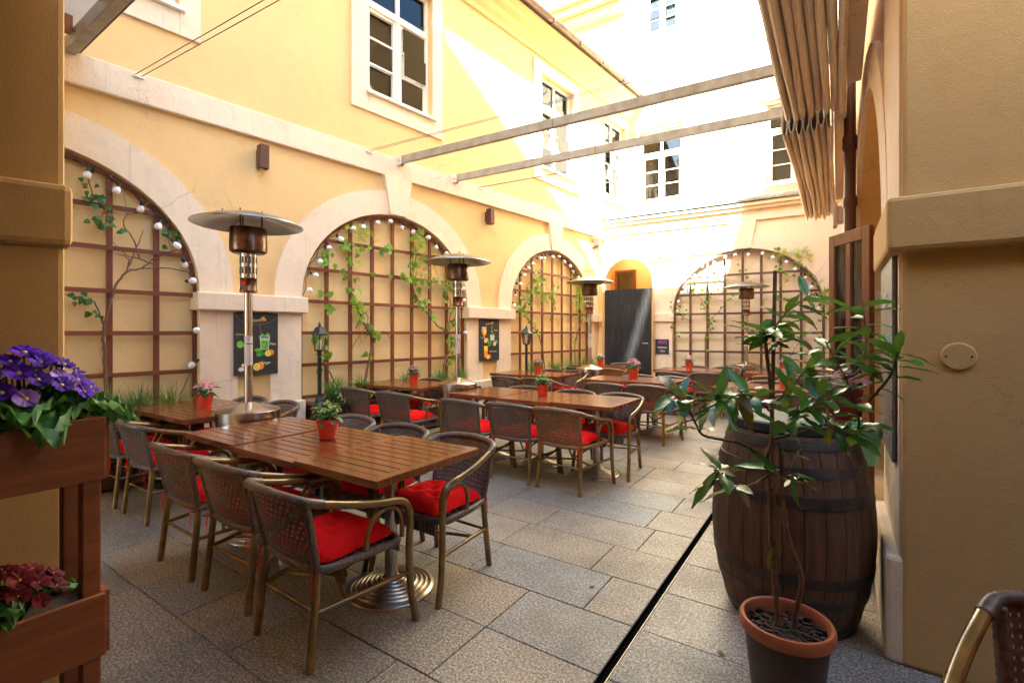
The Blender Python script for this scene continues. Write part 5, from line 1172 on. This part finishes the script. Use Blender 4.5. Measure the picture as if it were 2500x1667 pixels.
part('stake', MB().tube([(-.03, .004, .30), (-.056, .071, 1.036), (-.048, .113, 1.70)], .0075, 8), STEMG, LT)
rt = {'trunk1': (.0115, .006), 'trunk2': (.011, .006)}
def putleaf(p, d, n, me=None, s=None):
    me = me or (LAUB if rl.random() < .09 else rl.choice(LAU))
    obj('leaf', me, LT, p, aim(d, n), s or rl.uniform(.85, 1.3))
leafspan = {'trunk1': (.86, 9), 'trunk2': (.75, 3), 'top': (.3, 12), 'left': (.46, 18), 'left2': (.5, 12), 'right': (.25, 40), 'right2': (.3, 16), 'far': (.35, 13), 'mid': (.15, 28), 'mid2': (.2, 20), 'mid3': (.12, 26), 'low': (.3, 6)}
for k, ln in LA.items():
    pts = [p - Vector((PX, PY, 0)) for p in catmull(ln, 7)]; n = len(pts); r0, r1 = rt.get(k, (.0062, .0028))
    part('trunk' if k.startswith('trunk') else 'branch', MB().tube([p + rv(.0015) for p in pts], [r0 + (r1 - r0) * i / n for i in range(n)], 8), STEMG, LT, 60)
    a0, m = leafspan[k]
    for j in range(m):
        f_ = a0 + (1 - a0) * (j + rl.random() * .6) / m; i = min(n - 2, int(f_ * (n - 1))); p = pts[i]; ax = (pts[i + 1] - pts[max(0, i - 1)]).normalized()
        ang = j * 2.4 + rl.uniform(-.4, .4); s = ax.orthogonal().normalized(); s = Matrix.Rotation(ang, 3, ax) @ s
        d = s * 1.0 + ax * rl.uniform(.2, .8) + Vector((0, 0, rl.uniform(-.35, .15))); d.z *= .65
        putleaf(p + s * .004, d, Vector((rl.uniform(-.5, .5), rl.uniform(-.5, .5), 1)))
for j in range(11):                                   # whorl at the head of the main stem
    a = j * 2.4; d = Vector((math.cos(a), math.sin(a), rl.uniform(-.15, .5))); putleaf(Vector((-.080, .042, 1.42 + .004 * j)), d, (0, 0, 1), LAU[2], rl.uniform(1.1, 1.55))
putleaf(Vector((-.02, -.005, .64)), (-.4, -.3, -1), (0, -1, .2), LAUB, 1.1)

# ------------------------------------------------------------------ two-tier flower stand at the left edge
SX, SY = -1.885, .535
ST = tag(empty('flower_stand', (SX, SY, 0)), 'two-tier reddish wooden flower stand with planter boxes at the left edge', 'flower stand')
Ls, Ds = .80, .24
for xx in (-.05, -Ds):
    for yy in (-.05, -Ls): part('post', MB().box(xx, xx + .045, yy, yy + .045, 0, 1.195), PLANTW, ST, bev=.004)
for zt in (1.19, .65):
    bx = part('planter_tier', MB().box(.0, .018, -Ls, 0, zt - .19, zt), PLANTW, ST, bev=.003)
    obj('back_board', MB().box(-Ds - .018, -Ds, -Ls, 0, zt - .19, zt).mesh('back_board', PLANTW), bx); obj('end_board', MB().box(-Ds, -.001, -.004, .014, zt - .19, zt).mesh('end_board', PLANTW), bx); obj('end_board', MB().box(-Ds, -.001, -Ls - .014, -Ls + .004, zt - .19, zt).mesh('end_board', PLANTW), bx)
    obj('soil', MB().box(-Ds, 0, -Ls, 0, zt - .18, zt - .05).mesh('soil', SOIL), bx)
def crinkle(name, L, Wd, mat):
    mb = MB(); n, m = 12, 8; vs = []
    for i in range(n + 1):
        t_ = i / n; w = Wd * (.25 + .75 * math.sin(math.pi * (t_ * .9 + .08)) ** .6) * .5
        for j in range(m + 1):
            u = -1 + 2 * j / m; z = .10 * L * math.sin(t_ * 3) - .30 * L * t_ * t_ + .013 * math.sin(i * 2.1 + abs(u) * 4.5) * (abs(u) ** .5) + .02 * abs(u) + .008 * math.sin(j * 2.9 + i * 1.7)
            vs.append((w * u * (1 + .07 * math.sin(i * 2.7)), L * t_ - .02 * abs(u), z))
    mb.add(vs, [(i * (m + 1) + j, i * (m + 1) + j + 1, (i + 1) * (m + 1) + j + 1, (i + 1) * (m + 1) + j) for i in range(n) for j in range(m)])
    return mb.mesh(name, mat, 80)
PL = [crinkle('leaf', .15, .095, PRIML), crinkle('leaf', .12, .08, PRIML)]
def ruffle_flower(name, pet, r, seed, eye=1.0):
    r_ = random.Random(seed); mb = MB(); n = 6
    for k in range(n):
        a = 2 * math.pi * k / n; vs = [(0, 0, 0)]; m = 5
        for j in range(m + 1):
            b = a + (j / m - .5) * 1.25; q = r * (1 - .12 * abs(j - m / 2)) * r_.uniform(.92, 1.04); vs.append((q * .55 * math.cos(b), q * .55 * math.sin(b), r * .20 + k % 2 * .003))
        for j in range(m + 1):
            b = a + (j / m - .5) * 1.35; q = r * (1 - .16 * abs(j - m / 2) / 2.5 - (.08 if j in (2, 3) else 0)) * r_.uniform(.95, 1.05); vs.append((q * math.cos(b), q * math.sin(b), r * (.18 + .16 * (j % 2)) + k % 2 * .003))
        mb.add(vs, [(0, j + 1, j + 2) for j in range(m)] + [(j + 1, j + 1 + m + 1, j + 2 + m + 1, j + 2) for j in range(m)])
    mb.cur = 1; mb.lathe([(0, r * .22), (r * .14 * eye, r * .2), (r * .2 * eye, r * .10)], 8)
    return mb.mesh(name, [pet, EYE], 60)
FV = [ruffle_flower('flower', VIOLET, .034, 1), ruffle_flower('flower', VIOLET, .03, 2), ruffle_flower('flower', LILAC, .033, 3)]; FM = [ruffle_flower('flower', MAROON, .032, 4, .5), ruffle_flower('flower', MAROON, .027, 5, .4)]
def primula(loc, fls, nf, w, d, h, label, nl, seed, lsz=1.0):
    r_ = random.Random(seed); t = tag(empty('primula_plant', loc), label, 'flowers')
    for i in range(nl):
        a = i * 2.4 + r_.uniform(-.2, .2); dd = Vector((math.cos(a), math.sin(a) * 1.1, r_.uniform(-.05, .35)))
        obj('leaf', r_.choice(PL), t, (r_.uniform(-.03, .05), r_.uniform(-w * .8, w * .8), r_.uniform(.03, .07)), aim(dd, (0, 0, 1)), r_.uniform(.9, 1.35) * lsz)
    sm_ = MB()
    for i in range(nf):
        a = i * 2.4; q = math.sqrt((i + .5) / nf); p = Vector((d * q * math.cos(a), w * q * math.sin(a), h * (1 - .55 * q * q) + r_.uniform(-.015, .015)))
        up = Vector((p.x / d * .8 + .25, p.y / w * .7, .75)).normalized()
        f_ = FV[2] if (fls is FV and i % 6 == 4) else fls[i % 2]
        obj('flower', f_, t, p, Vector((0, 0, 1)).rotation_difference(up).to_euler(), r_.uniform(.85, 1.2))
        sm_.tube([(p.x * .2, p.y * .3, 0), (p.x * .6, p.y * .7, h * .5), tuple(p)], .0025, 5)
    part('stem', sm_, PRIML, t)
primula((SX - .10, SY - .16, 1.15), FV, 40, .165, .10, .225, 'violet primulas overflowing the top box of the flower stand', 22, 1, 1.15)
primula((SX - .10, SY - .42, 1.13), FV, 16, .10, .08, .12, 'smaller violet primulas at the left end of the top box', 9, 2)
primula((SX - .10, SY - .20, .61), FM, 30, .13, .085, .15, 'dark maroon primulas in the lower box of the flower stand', 12, 3, .8)

# ------------------------------------------------------------------ a few fallen leaves on the paving
for i, (x, y, a, lab) in enumerate(((-2.05, .98, 40, 'small dry leaf on the slabs in front of the nearest chair'), (-1.15, 2.55, 130, 'small dry leaf on the slabs left of the drain slot'), (-.45, 2.35, 220, 'small dry leaf beside the laurel pot'), (-1.0, 4.9, 300, 'small dry leaf on the open paving right of second table'))):
    tag(obj('fallen_leaf', LAUB, None, (x, y, .004), (R(4), R(6), R(a)), .55), lab, 'leaf', 'fallen leaves on the paving')
